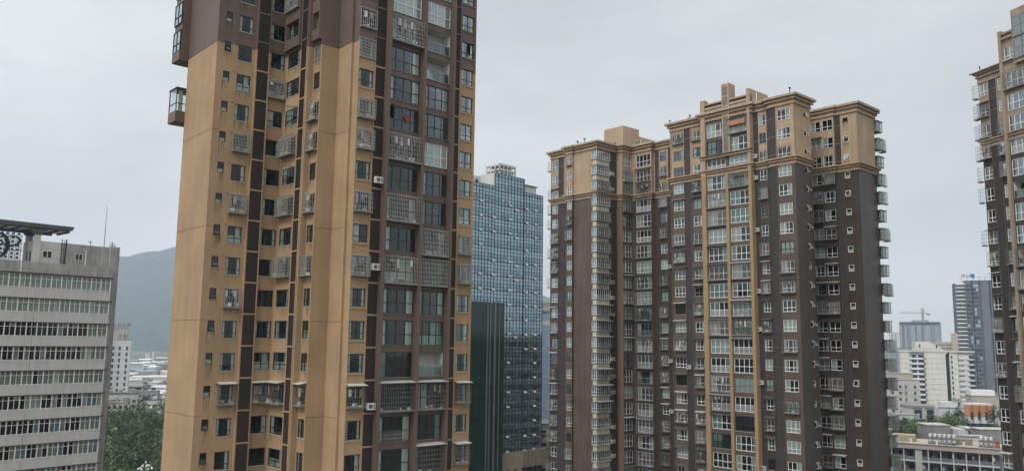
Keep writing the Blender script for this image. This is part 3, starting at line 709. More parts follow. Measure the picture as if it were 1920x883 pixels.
def tower_b():
    T = Tower('apartment_tower', 'wide dark brown apartment tower with tan top floors right of the blue glass tower', 'apartment tower', 43.60, 122.03, 48.5)
    rnd = random.Random(5); Z0, Z1, SP = -H, 39.1, 28.3
    ff = dict(m='darkbrown', m2='tanB', split=SP)
    fm_ = dict(m='midbrown', m2='tanB', split=SP)
    # floors: index 0 is the top storey
    NK = list(range(0, 23)); ZS = 35.33      # sill of the top storey of the front volume
    P = [(.74, 54.65), (.74, 49.31), (-.26, 49.31), (-.26, 47.61), (.14, 47.61), (.14, 41.45), (5.92, 41.45), (5.92, 39.97), (8.64, 39.97), (8.64, 34.95), (9.5, 34.95), (9.5, 24.2),
         (.7, 24.2), (.7, 16.9), (-.2, 16.9), (-.2, 7.43), (.9, 7.43), (.5, 7.43), (.5, 4.30), (0, 4.30), (0, 0), (5.02, 0), (5.02, 3.7), (11.09, 3.7), (11.09, -.80), (11.39, -.80), (11.39, -4.54), (17.61, -4.54), (17.61, -4.05), (18.6, -4.05),
         (18.6, 16), (27, 16), (27, 54.65)]
    P = [p for p in P if p != (.9, 7.43)]
    # -- far left column, seen edge on
    o = column(T, rnd, 'v', .74, 54.35, 1.75, 1.85, ZS - .05, NK, 2, cage_p=.45, awn_p=.4)
    T.face('v', .74, 54.65, 49.31, Z0, Z1, o, **ff)
    o = column(T, rnd, 'v', -.26, 49.05, 1.30, 1.75, ZS + .15, NK, 2, cage_p=.15, awn_p=.1, fw=.08)
    T.face('v', -.26, 49.31, 47.61, Z0, Z1, o, **fm_)
    T.face('u', 49.31, -.26, .74, Z0, Z1, **ff); T.face('u', 47.61, -.26, .14, Z0, Z1, **ff)
    T.face('v', .14, 47.61, 41.45, Z0, Z1, m='midbrown', m2='tanB', split=SP)
    T.face('u', 41.45, .14, 5.92, Z0, Z1, **ff)
    # corner bay windows with cream panels between them
    cp = T.part('cream_panel')
    def bay():
        def fn():
            f = MB(); w1, w2, h = 1.25, 3.94, 1.75      # left return, front, height; origin at the corner
            g = MB()
            for z in (0, h - .08): f.box(0, w2, 0, .08, z, z + .08, 'frame_white'); f.box(0, .08, .08, w1, z, z + .08, 'frame_white')
            f.box(0, w2, 0, .08, .58, .64, 'frame_white'); f.box(0, .08, .08, w1, .58, .64, 'frame_white')
            for i in range(8): x = (w2 - .08) * i / 7; f.box(x, x + (.08 if i in (0, 7) else .055), -.004, .076, .08, h - .08, 'frame_white')
            for i in (1, 2): y = (w1 - .08) * i / 2; f.box(-.004, .076, y, y + .07, .08, h - .08, 'frame_white')
            f.box(-.12, w2 + .1, -.12, w1 + .3, h, h + .07, 'awning_dark'); f.box(-.08, w2 + .05, -.08, w1 + .3, -.1, 0, 'concrete')
            g.box(.08, w2 - .05, .03, .04, .08, h - .08, 'pane_b'); g.box(.03, .04, .08, w1, .08, h - .08, 'pane_b')
            c = MB(); c.quad((.3, .36, .05), (w2, .36, .05), (w2, .36, h), (.3, .36, h), 'room'); c.quad((.36, .3, .05), (.36, w1 + .3, .05), (.36, w1 + .3, h), (.36, .3, h), 'room')
            r2 = random.Random(len(PROTO))
            x = .4
            while x < w2 - .5:
                ww = r2.uniform(.3, .7)
                if r2.random() < .6: wavy(c, x, x + ww, .3, .05, h * .97, r2.choice(['curtain', 'curtain_teal', 'blind_grey']))
                x += ww
            c.quad((.29, .4, .05), (.29, 1.0, .05), (.29, 1.0, h), (.29, .4, h), 'curtain')
            return f, [('pane', g), ('curtain', c)]
        return proto(('bay', rnd.randint(0, 3)), fn)
    zb0 = 1.4 + 1.22
    for k in range(-10, 12):
        z = zb0 + 3 * k
        T.put('bay_window', bay(), 'u', 41.17, -.26, z, 0)
        if k < 9 or True:
            cp.box(-.16, 3.5, 41.30, 41.447, z - 1.14 + H, z - .10 + H, 'cream'); cp.box(-.16, .137, 41.447, 42.3, z - 1.14 + H, z - .10 + H, 'cream')
        if rnd.random() < .35: T.put('air_conditioner', aircon(), 'u', 41.45, 3.9, z + rnd.uniform(-.4, .6), -.02)
        if rnd.random() < .42:
            T.put('security_cage', cage(3.9, 1.75, .35, 'steel_dull', 1, rnd.choice([0, 1])), 'u', 41.17, -.26, z, 0)
            if k < 4: T.put('awning', awning(3.9, .7), 'u', 41.17, -.26, z + 1.86, 0)
    # -- recessed court: tan pier, tall glazing
    T.face('v', 5.92, 41.45, 39.97, Z0, Z1, m='brownpil', m2='tanB', split=SP)
    o = column(T, rnd, 'u', 39.97, 6.02, 2.5, 2.25, ZS - .35, NK, 3, cage_p=.25, awn_p=.2, name='balcony_glazing', fw=.08, t=.45)
    T.face('u', 39.97, 5.92, 8.64, Z0, Z1, o, **fm_)
    o = column(T, rnd, 'v', 8.64, 38.75, 3.60, 2.35, ZS - .55, NK, 4, cage_p=.3, awn_p=.4, name='balcony_glazing', fw=.08, t=.42, open_p=.12)
    T.face('v', 8.64, 39.97, 34.95, Z0, Z1, o, **ff)
    T.face('u', 34.95, 8.64, 9.5, Z0, Z1, m='brownpil', m2='tanB', split=SP)
    o = column(T, rnd, 'v', 9.5, 33.5, 1.55, 1.7, ZS + .05, NK, 2, cage_p=.5, awn_p=.45, ac_p=.15)
    T.face('v', 9.5, 34.95, 24.2, Z0, Z1, o, **ff)
    T.face('u', 24.2, .7, 9.5, Z0, Z1, **ff)
    # -- middle volume
    o = column(T, rnd, 'v', .7, 23.65, 2.15, 1.72, ZS + .0, NK, 3, cage_p=.4, awn_p=.45, fw=.085, cms=('curtain',), ac_p=.12) + \
        column(T, rnd, 'v', .7, 19.50, 1.60, 1.72, ZS - .05, NK, 2, cage_p=.5, awn_p=.4, fw=.085, cms=('curtain',))
    T.face('v', .7, 24.2, 16.9, Z0, Z1, o, **fm_)
    # -- centre volume with gold piers, taller than the rest
    T.face('u', 16.9, -.2, .7, Z0, 40.7, m='goldpil', m2='tanB', split=SP)
    o = column(T, rnd, 'v', -.2, 15.95, 3.60, 2.30, 34.85, range(0, 23), 4, cage_p=.36, awn_p=.3, name='balcony_glazing', fw=.085, t=.44, open_p=.06, cms=('curtain', 'curtain_teal', 'curtain'), special={0: 'w', 1: 'dark'}) + \
        column(T, rnd, 'v', -.2, 11.60, 3.62, 2.30, 34.85, range(0, 23), 4, cage_p=.36, awn_p=.35, name='balcony_glazing', fw=.085, t=.44, open_p=.06, cms=('curtain', 'curtain_teal', 'curtain'))
    ot = []
    for q, w in ((15.95, 3.5), (11.15, 3.3)):
        ot.append((q, q - w, 37.76, 39.25)); T.put('window', window(w, 1.49, 3, .45, 'frame_white', .08, 4, 'blind_grey', pane='pane_b'), 'v', -.2, q, 37.76, .05)
    T.face('v', -.2, 16.9, 7.43, Z0, 40.7, o + ot, m='midbrown', m2='midbrown', split=SP, room=2.2)
    T.face('u', 7.43, -.2, .5, Z0, 40.7, m='goldpil', m2='tanB', split=SP)
    gp = T.part('pier')
    for b0, b1, zt in ((16.05, 16.9, 41.5), (11.70, 12.20, 28.3), (7.43, 7.93, 41.7)):
        gp.box(-.62, -.203, b0, b1, 0, 28.3 + H, 'goldpil')
        if zt > 30: gp.box(-.62, -.203, b0, b1, 28.3 + H, zt + H, 'tanB'); gp.box(-.203, 5.2 if b0 < 8 else .5, b0, b1, 39.2 + H, zt + H, 'tanB')
    gp.box(-.62, .9, 7.38, 7.43, 0, 28.3 + H, 'goldpil')
    # stair strip above the gold piers and its tower on the roof
    st = T.part('stair_tower'); st.box(-.55, -.203, 11.25, 12.66, 31.7 + H, 43.5 + H, 'tanB'); st.box(-.203, 1.4, 11.25, 12.66, 39.2 + H, 43.5 + H, 'tanB')
    for z in (32.0, 33.5, 35.0, 36.5, 38.2, 39.9, 41.6):
        T.put('small_window', small_window(.85, 1.35, 'frame_grey'), 'v', -.55, 12.38, z, -.06)
    cb = T.part('cornice')
    for b0, b1 in ((8.0, 11.2), (12.7, 16.0)):
        cb.box(-.50, -.203, b0, b1, 39.75 + H, 40.1 + H, 'tanB'); cb.box(-.62, -.203, b0, b1, 40.5 + H, 40.75 + H, 'tanB')
        cb.box(-.30, -.203, b0, b1, 39.3 + H, 39.75 + H, 'tanB')
    cb.box(-.80, -.203, 7.3, 17.05, 31.15 + H, 31.35 + H, 'tanB'); cb.box(-.95, -.203, 7.25, 17.15, 31.5 + H, 31.66 + H, 'brownpil')
    oc = MB(); oc.box(-.95, -.25, 8.2, 11.3, 36.0 + H, 36.35 + H, 'orange'); oc.box(-.95, -.88, 8.2, 11.3, 36.35 + H, 36.7 + H, 'orange'); oc.build('balcony_ledge', T.root)
    # -- right volume of the front row
    o = column(T, rnd, 'v', .5, 6.45, 1.25, 1.70, ZS + .05, NK, 2, cage_p=.4, awn_p=.5, ac_p=.35, ac_side=-1)
    T.face('v', .5, 7.43, 4.30, Z0, Z1, o, **ff)
    o = column(T, rnd, 'v', 0, 2.90, 2.20, 1.78, ZS, NK, 3, cage_p=.3, awn_p=.3, fw=.085, cms=('curtain',))
    T.face('v', 0, 4.30, 0, Z0, Z1, o, **fm_)
    os_ = []
    for k in NK:
        z = 36.05 - 3 * k; os_.append((3.05, 3.85, z, z + .95)); T.put('small_window', small_window(.8, .95, 'frame_white', rnd.choice([0, 30, 38, 0, 45])), 'u', 0, 3.05, z, .04)
    T.face('u', 0, 0, 5.02, Z0, Z1, os_, m='darkbrown', m2='tanB', split=SP, room=1)
    T.face('v', 5.02, 0, 3.7, Z0, Z1, **ff); T.face('u', 3.7, 5.02, 11.09, Z0, Z1, **ff)
    o = column(T, rnd, 'v', 11.09, 3.2, 1.75, 1.75, ZS + .1, NK, 2, cage_p=.3, awn_p=.4, cd=.7) + column(T, rnd, 'v', 11.09, 1.15, 1.80, 1.75, ZS + .1, NK, 2, cage_p=.3, awn_p=.4, cd=.7)
    T.face('v', 11.09, 3.7, -.8, Z0, Z1, o, **ff)
    os_ = []
    for k in NK:
        T.put('rain_stain', rain(.85, 1.6), 'v', 11.39, -2.25, 36.02 - 3 * k, 0); z = 36.02 - 3 * k; os_.append((-2.25, -3.10, z, z + 1.0)); T.put('small_window', small_window(.85, 1.0, 'frame_white' if k else 'frame_dark', {1: 50, 5: 0}.get(k, rnd.choice([0, 0, 0, 28])), .08), 'v', 11.39, -2.25, z, .02)
    T.face('u', -.8, 11.09, 11.39, Z0, Z1, **ff)
    T.face('v', 11.39, -.8, -4.54, Z0, Z1, os_, m='darkbrown', m2='tanB', split=SP, room=1)
    T.face('u', -4.54, 11.39, 17.61, Z0, Z1, m='darkbrown', m2='tanB', split=SP)
    T.face('v', 17.61, -4.54, -4.05, Z0, Z1, m='cream'); T.face('u', -4.05, 17.61, 18.6, Z0, Z1, m='concrete_pale')
    T.face('v', 18.6, -4.05, 16, Z0, Z1, **ff); T.face('u', 16, 18.6, 27, Z0, Z1, **ff); T.face('v', 27, 16, 54.65, Z0, Z1, **ff); T.face('u', 54.65, .74, 27, Z0, Z1, **ff)
    # hanging bays on the right flank
    def rbay():
        s = rnd.randint(0, 3)
        def fn():
            f = MB(); w, d, h = 2.1, 1.3, 1.75
            f.box(0, w, 0, d, 0, .1, 'concrete'); f.box(-.1, w + .1, -.12, d, h, h + .08, 'awning_dark')
            for x in (0, w / 2 - .03, w - .06): f.box(x, x + .06, 0, .06, .1, h, 'frame_grey')
            f.box(0, .06, d / 2, d / 2 + .06, .1, h, 'frame_grey'); f.box(0, .06, d - .06, d, .1, h, 'frame_grey')
            f.box(0, w, 0, .05, .6, .66, 'frame_grey'); f.box(0, .05, 0, d, .6, .66, 'frame_grey')
            g = MB(); g.box(.03, w - .03, .02, .03, .1, h, 'pane_b'); g.box(.02, .03, .03, d, .1, h, 'pane_b')
            c = MB(); wavy(c, .2, w - .1, .3, .1, h - .05, 'blind_grey'); c.quad((.3, .35, .1), (.3, d, .1), (.3, d, h), (.3, .35, h), 'room' if s % 2 else 'blind_grey')
            return f, [('pane', g), ('curtain', c)]
        return proto(('rbay', s), fn)
    for k in NK:
        z = ZS + .2 - 3 * k
        T.put('bay_window', rbay(), 'u', -5.0, 17.55, z, 0)
        if rnd.random() < .55:
            T.put('security_cage', cage(2.1, 1.75, .3, rnd.choice(['steel', 'steel_dull']), 1, 0), 'u', -5.0, 17.55, z, 0)
            if rnd.random() < .7: T.put('side_cage', cage(.9, 1.6, .9, 'steel', 1, 0), 'u', -4.1, 19.8, z + .05, 0)
    # -- dark cladding columns with joints
    for kind, fx, q, w in (('v', .74, 52.5, 1.7), ('u', 41.45, 3.85, 2.0), ('v', 9.5, 31.5, 1.5), ('v', 9.5, 34.7, .95), ('v', .7, 21.25, 1.25), ('v', .7, 17.75, .7), ('v', .5, 7.40, .85), ('v', .5, 5.0, .68), ('v', 0, 4.27, 1.15), ('v', 11.39, -.85, .95)):
        for k in range(0, 29):
            T.put('cladding_panel', louvre(w, 2.9, 'purple', 'purpleedge', 0), kind, fx, q, ZS + .65 - 3 * k, 0)
    fs = T.part('frame_strip')
    for fx, b0, b1 in ((.7, 24.05, 24.2), (.7, 21.27, 21.38), (.7, 19.85, 19.98), (.5, 4.32, 4.46), (0, 3.0, 3.1), (0, .02, .45), (.74, 50.75, 50.9), (.74, 54.5, 54.65), (9.5, 31.6, 31.75)):
        fs.box(fx - .10, fx, b0, b1, H + SP, Z1 - 1.5 + H, 'tanB'); fs.box(fx - .10, fx, b0, b1, 0, SP + H, 'midbrown')
    # -- cornices
    cornice(cb, P, 37.7, Z1, 'tanB'); cornice(cb, P, 28.15, 29.3, 'tanB', s=.8)
    cap = T.part('roof'); ring(cap, P, Z1, Z1 + .12, .80, 'concrete_pale', -.3)
    cap.poly([(x, y, Z1 - .35 + H) for x, y in P], 'concrete')
    # -- roof blocks, wings
    rb = MB(); rb.box(7.34, 12.26, 40.9, 46, Z1 - .3 + H, 43.55 + H, 'tanB'); rb.build('roof_block', T.root); rb = MB(); rb.box(12.263, 19, 40.9, 46, Z1 - .3 + H, 42.15 + H, 'tanB'); rb.box(11.5, 12.8, 40.3, 40.897, Z1 + H, 41.0 + H, 'frame_grey')
    rb.build('roof_block', T.root); rb = MB(); rb.box(.5, 5.2, 12.9, 15.9, Z1 + H - .3, 40.5 + H, 'brownpil'); rb.build('roof_hut', T.root)
    wp = T.part('white_pipe')
    for x, y, zt in ((1.6, 7.36, 41.5), (11.9, 40.2, 41.2)): wp.bar((x, y, Z1 - .5 + H), (x, y, zt + H), .07, 'frame_white')
    ant = T.part('roof_antenna')
    for x, y, hh in ((.1, .6, 1.3), (-.1, 44.5, 1.1), (1.0, 47.4, 1.3), (.9, 20.1, 1.0), (1.3, 20.6, .7), (6.0, 41.9, .9), (.5, 24.2, .8), (1.0, 51.0, .9)):
        ant.bar((x, y, Z1 + H), (x + .05, y, Z1 + hh + H), .07, 'frame_dark'); ant.box(x - .25, x + .3, y - .05, y + .05, Z1 + hh * .8 + H, Z1 + hh + H, 'frame_dark')
    for k in list(NK)[::2] + [3, 9, 13, 17]:
        if k % 4 != 1: T.put('side_cage', cage(.7, 1.7, .62, 'steel', 1, 0), 'v', 1.3, 55.55, ZS + .1 - 3 * k, 0)
    T.finish()
tower_b()

# ================================================================== tower C: cut by the right edge
def tower_c():
    T = Tower('apartment_tower', 'dark brown apartment tower with tan top, cut off by the right edge', 'apartment tower', 66.15, 111.11, 74.75)
    rnd = random.Random(23); Z0, Z1, SP = -H, 38.9, 28.0
    ff = dict(m='darkC', m2='tanC', split=SP)
    NK = list(range(0, 22)); zs = 35.45      # sills at ... -0.45 + 3k
    o = column(T, rnd, 'v', 0, -.12, 1.42, 1.75, zs, NK, 2, cage_p=.35, awn_p=.35, fw=.085) + column(T, rnd, 'v', 0, -3.15, 1.35, 1.75, zs, NK, 2, cage_p=.45, awn_p=.45, fw=.085)
    T.face('v', 0, 0, -4.4, Z0, Z1, o, **ff)
    T.face('u', -4.4, -.4, 0, Z0, 43.0, **ff)
    o = column(T, rnd, 'v', -.4, -4.95, 3.5, 2.3, zs - .45, NK, 4, cage_p=.45, awn_p=.3, name='balcony_glazing', fw=.085, t=.44, cms=('curtain', 'curtain_teal'), open_p=.1) + [(-4.95, -8.45, 38.6, 40.9)]
    T.put('balcony_glazing', window(3.5, 2.3, 4, .44, 'frame_white', .085, 4, 'blind_grey', pane='pane_b'), 'v', -.4, -4.95, 38.6, .05)
    T.face('v', -.4, -4.4, -12.5, Z0, 43.0, o, **ff)
    T.face('u', 0, 0, 16, Z0, Z1, **ff); T.face('u', -16, 0, 16, Z0, Z1, **ff); T.face('v', 0, -12.5, -16, Z0, Z1, **ff); T.face('v', 16, 0, -16, Z0, Z1, **ff); T.face('u', -12.5, -.4, 0, Z0, 43.0, **ff)
    pr = T.part('pier'); pr.box(-.8, -.403, -4.85, -4.42, 0, SP + H, 'tanC'); pr.box(-.8, -.403, -4.85, -4.42, SP + H, 43.3 + H, 'tanC'); pr.box(-.8, -.403, -9.0, -8.6, 0, 43.3 + H, 'tanC')
    pr.box(-.403, 4, -4.85, -4.42, 38 + H, 43.3 + H, 'tanC')
    stt = T.part('stair_tower'); stt.box(-1.0, 3, -9.8, -6.9, 38.0 + H, 45.4 + H, 'tanC')
    for z in (38.6, 41.6): T.put('balcony_glazing', window(2.6, 2.8, 2, .5, 'frame_grey', .08, 4, 'blind_grey', pane='pane_b'), 'v', -1.0, -7.05, z, -.08)
    for q, w in ((-1.75, 1.2),):
        for k in range(0, 29): T.put('cladding_panel', louvre(w, 2.9, 'purple', 'purpleedge', 0), 'v', 0, q, zs + .65 - 3 * k, 0)
    fs = T.part('frame_strip')
    for b0, b1 in ((-1.72, -1.58), (-3.1, -2.96)): fs.box(-.1, 0, b0, b1, SP + H, Z1 - 1.5 + H, 'tanC'); fs.box(-.1, 0, b0, b1, 0, SP + H, 'midbrown')
    # cages hung on the flank that faces away, seen past the corner
    for k in range(0, 8):
        if k != 6: T.put('side_cage', cage(.6, 1.75, .62, 'steel', 1, 0), 'v', .4, .85, zs - 3 * k, 0)
    P = [(0, 0), (0, -4.4), (-.4, -4.4), (-.4, -12.5), (0, -12.5), (0, -16), (16, -16), (16, 0)]
    cb = T.part('cornice'); cornice(cb, [(0, 0), (0, -16), (16, -16), (16, 0)], 37.35, Z1, 'tanC', s=.55); cornice(cb, P, 27.95, 29.1, 'tanC', s=.5)
    for z in (42.0, 42.7): cb.box(-.75, -.403, -8.6, -4.9, z + H, z + .25 + H, 'tanC')
    rf = T.part('roof'); ring(rf, [(0, 0), (0, -16), (16, -16), (16, 0)], Z1, Z1 + .12, .8, 'concrete_pale', -.3); rf.poly([(0, 0, Z1 - .3 + H), (0, -16, Z1 - .3 + H), (16, -16, Z1 - .3 + H), (16, 0, Z1 - .3 + H)], 'concrete')
    rf.box(-.4, 6, -12.5, -4.42, 42.9 + H, 43.0 + H, 'concrete')
    an = T.part('roof_antenna'); an.bar((.2, -.4, Z1 + H), (.2, -.2, Z1 + 1.1 + H), .08, 'frame_dark')
    T.finish()
tower_c()
# ================================================================== office block on the left
def office():
    T = Tower('office_block', 'grey tiled office block with ribbon windows and a steel roof canopy at the left edge', 'office building', -64.66, 130.53, 40.75)
    rnd = random.Random(3); A0 = -44.0
    W = T.wall
    nfl = 15
    for i in range(nfl):
        zt = 9.50 - 3.6 * i; zb = zt - 2.08
        # spandrel band below the windows, with its dark drip edge
        lo = zb - 1.47
        sp = MB(); sp.box(A0, -.02, 0, .30, lo + H, zb + H, 'office_tile'); sp.build('spandrel_band', T.root)
        lp = MB(); lp.box(A0, .38, -.12, .9, lo - .12 + H, lo + .0 + H, 'office_lip'); lp.box(A0, .0, -.03, .3, zb + H, zb + .05 + H, 'office_tile'); lp.build('drip_edge', T.root)
        fr = MB(); x = -.12; j = 0
        L = 1.465
        while x > A0:
            fr.box(x - .07, x + .07, -.01, .12, zb + .05 + H, zt + H, 'frame_white')
            if x - L > A0: fr.box(x - L / 2 - .03, x - L / 2 + .03, .02, .11, zb + .05 + H, zt + H, 'frame_white')
            x -= L
        fr.box(A0, -.12, .03, .10, zb + 1.38 + H, zb + 1.45 + H, 'frame_white'); fr.box(A0, -.12, .06, .17, zb + .05 + H, zb + .11 + H, 'frame_white'); fr.box(A0, -.12, .06, .17, zt - .06 + H, zt + H, 'frame_white')
        o = fr.build('ribbon_window', T.root)
        g = MB(); g.box(A0, -.1, .11, .125, zb + .05 + H, zt + H, 'pane_o'); g.build('pane', o)
        bl = MB(); x = -.12; dark = {2: .85, 3: .8, 5: .55, 6: .55, 7: .5, 0: .05, 1: .02, 4: .05}.get(i, .4); mm = 'blind_grey' if i in (0, 1, 5) else 'blind_warm'
        j = 0
        while x > A0:
            isd = rnd.random() < dark and j > 3
            hh = 2.03 if not isd else rnd.choice([0, .0, .65, 0])
            if hh > 0: bl.box(x - L / 2 + .02, x, .30, .32, zt - hh + H, zt + H, mm if rnd.random() < .93 else ('wall_blue' if i > 4 else 'curtain'))
            x -= L / 2; j += 1
        bl.build('blind', o)
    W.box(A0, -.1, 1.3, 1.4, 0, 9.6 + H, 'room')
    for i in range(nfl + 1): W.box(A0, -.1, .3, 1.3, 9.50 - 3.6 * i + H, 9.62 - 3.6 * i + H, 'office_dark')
    rb = MB(); rb.box(A0, -.05, -.02, .5, 9.72 + H, 11.35 + H, 'office_dark'); rb.box(A0, .30, -.14, .5, 9.52 + H, 9.72 + H, 'office_lip'); rb.build('parapet', T.root)
    # stair block on the right, rising above the roof, set back slightly
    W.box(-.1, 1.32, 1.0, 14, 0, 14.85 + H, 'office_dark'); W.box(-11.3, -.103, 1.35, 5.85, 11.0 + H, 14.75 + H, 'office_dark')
    W.box(-8.0 - 3.3, -7.0, 1.30, 1.347, 11.0 + H, 14.75 + H, 'office_tile'); W.box(-11.36, -11.303, 1.35, 5.85, 11 + H, 14.7 + H, 'office_tile')
    W.box(A0, -11.4, 1.2, 14, 10.0 + H, 10.1 + H, 'concrete'); W.box(A0, -.103, 13.9, 14, 0, 10 + H, 'office_tile'); W.box(A0 - .1, A0, 0, 14, 0, 10 + H, 'office_tile'); W.box(1.32, 1.37, .98, 1.35, 0, 14.9 + H, 'seamgrey')
    W.box(-.05, .35, .35, .997, 0, 9.5 + H, 'office_dark')
    sm = T.part('seam')
    for z in [14.0 - 1.8 * i for i in range(36)]: sm.box(-.1, 1.32, .985, .999, z + H, z + .03 + H, 'seamgrey')
    for a in (-11.0, -22, -33):
        for i in range(nfl + 1): sm.box(a, a + .03, -.015, 0, 9.5 - 2.08 - 1.47 - 3.6 * i + H, 9.5 - 2.08 - 3.6 * i + H, 'seamgrey')
    for z in (12.2, 13.6): sm.box(-11.3, -7.2, 1.285, 1.30, z + H, z + .03 + H, 'seamgrey')
    for a, w in ((-10.10, 1.35), (-5.35, 1.15)):
        T.put('window', window(w, 1.1, 2, 0, 'frame_white', .07, 0, pane='winhole', sill=False), 'u', 1.30 if a < -8 else 1.35, a, 12.2, -.06)
    for bb in (2.2, 3.6): T.put('window', window(.7, 1.6, 1, 0, 'frame_grey', .06, 0, pane='winhole', sill=False), 'v', -11.36, bb + .7, 11.6, -.06)
    pp = T.part('drain_pipe')
    pp.bar((-3.75, 1.28, 11.2 + H), (-3.75, 1.28, 13.9 + H), .07, 'frame_white'); pp.bar((-7.45, 1.22, 11.2 + H), (-7.45, 1.22, 15.3 + H), .06, 'frame_dark'); pp.bar((-6.9, 1.22, 11.2 + H), (-6.8, 1.22, 15.3 + H), .10, 'frame_dark'); pp.bar((-7.15, 1.22, 11.2 + H), (-7.15, 1.22, 15.2 + H), .05, 'seamgrey')
    pp.bar((-13.3, -.08, 9.7 + H), (-13.3, -.08, 11.3 + H), .06, 'frame_white')
    # roof canopy on two flared columns
    cy = MB(); X0, X1 = A0 + 8, -6.2; y0, y1 = .9, 6.6
    cy.hexa([(X0, y0, 16.72 + H), (X1, y0, 16.72 + H), (X1 - 1.2, y1, 16.72 + H), (X0, y1, 16.72 + H)], [(X0, y0 - .1, 17.35 + H), (X1 + .25, y0 - .1, 17.35 + H), (X1, y1 + .1, 17.35 + H), (X0, y1 + .1, 17.35 + H)], 'canopy')
    o = cy.build('canopy', T.root)
    cp = MB(); x = X1 - .55
    while x > X0 + 1.6:
        cp.box(x - 1.5, x - .05, y0 + .5, y1 - .9, 16.55 + H, 16.60 + H, 'sign_white'); x -= 1.75
    cp.build('soffit_panel', o)
    rb_ = MB(); x = X1 - .45
    while x > X0: rb_.box(x - .02, x + .16, y0 + .2, y1 - .6, 16.35 + H, 16.71 + H, 'canopy'); x -= 1.75
    rb_.box(X0, X1 - 1.2, y1 - .9, y1 - .6, 16.2 + H, 16.71 + H, 'canopy'); rb_.build('rib', o)
    for cx, cy_, m in ((-10.95, 1.45, 'office_tile'), (-11.14, 4.3, 'office_dark')):
        k = MB(); k.box(cx - .42, cx + .42, cy_ - .35, cy_ + .35, 11 + H, 15.6 + H, m)
        k.hexa([(cx - .42, cy_ - .35, 15.6 + H), (cx + .42, cy_ - .35, 15.6 + H), (cx + .42, cy_ + .35, 15.6 + H), (cx - .42, cy_ + .35, 15.6 + H)], [(cx - 1.2, cy_ - .5, 16.5 + H), (cx + 1.2, cy_ - .5, 16.5 + H), (cx + 1.2, cy_ + .6, 16.5 + H), (cx - 1.2, cy_ + .6, 16.5 + H)], 'canopy')
        k.build('column', T.root)
    # lattice screen with the emblem
    sc = MB(); sy = 8.6; S0, S1 = -46, -10.6
    x = S0
    while x <= S1: sc.box(x - .05, x + .05, sy, sy + .10, 10.2 + H, 16.3 + H, 'canopy_panel'); x += .80
    z = 10.4
    while z < 16.3: sc.box(S0, S1, sy - .05, sy + .003, z - .05 + H, z + .05 + H, 'canopy_panel'); z += .62
    for z in (11.3, 13.7): sc.box(S0, S1, sy - .2, sy - .1, z - .05 + H, z + .05 + H, 'frame_dark')
    # panels behind the bars
    xs = S0; rr = random.Random(4)
    while xs < S1 - .8:
        z = 10.4
        while z < 16:
            sc.box(xs + .18, xs + .62, sy + .12, sy + .16, z + .12 + H, z + .50 + H, 'canopy'); z += .62
        xs += .80
    sc.build('lattice_screen', T.root)
    em = MB()
    def ribbon(cx, cz, rx, rz, a0, a1, wd, tilt=0.0, n=22, y=sy - .5):
        for i in range(n):
            t0, t1 = R(a0 + (a1 - a0) * i / n), R(a0 + (a1 - a0) * (i + 1) / n)
            def P(t, s):
                q = wd * (0.45 + .55 * math.sin((t - R(a0)) / R(a1 - a0) * math.pi)); x_ = (rx + s * q) * math.cos(t); z_ = (rz + s * q) * math.sin(t)
                return (cx + x_ * math.cos(tilt) - z_ * math.sin(tilt), cz + x_ * math.sin(tilt) + z_ * math.cos(tilt))
            a, b, c, d = P(t0, -.5), P(t0, .5), P(t1, .5), P(t1, -.5)
            em.hexa([(a[0], y, a[1] + H), (b[0], y, b[1] + H), (c[0], y, c[1] + H), (d[0], y, d[1] + H)], [(a[0], y + .25, a[1] + H), (b[0], y + .25, b[1] + H), (c[0], y + .25, c[1] + H), (d[0], y + .25, d[1] + H)], 'emblem')
    ribbon(-14.2, 14.2, 1.35, 1.9, -85, 95, .6, R(-6)); ribbon(-12.5, 15.0, 1.25, .75, -190, 100, .34, R(12), y=sy - .85); ribbon(-15.9, 14.8, 1.7, .8, 40, 330, .6, R(10), y=sy - .7)
    em.build('emblem', T.root)
    T.finish('wall')
    mt = MB(); mt.bar((-.36, 3, 14.8), (-.36, 3, 21.7), .075, 'frame_grey', r2=.03); mt.box(-.5, -.22, 2.86, 3.14, 14.6, 14.85, 'seamgrey')
    o = mt.build('mast', T.root); o.location.z = H
    an = MB()
    for a, hh in ((-2.9, 1.0), (.55, 1.1), (.85, .7), (.35, .6)):
        an.bar((a, 2.0, 14.7), (a, 2.0, 14.7 + hh), .06, 'frame_grey'); an.box(a - .3, a + .3, 1.96, 2.04, 14.6 + hh * .7, 14.66 + hh * .7, 'frame_grey'); an.bar((a - .25, 2, 14.6 + hh * .7), (a - .3, 2, 14.9 + hh * .7), .04, 'frame_grey')
    o = an.build('roof_antenna', T.root); o.location.z = H
office()

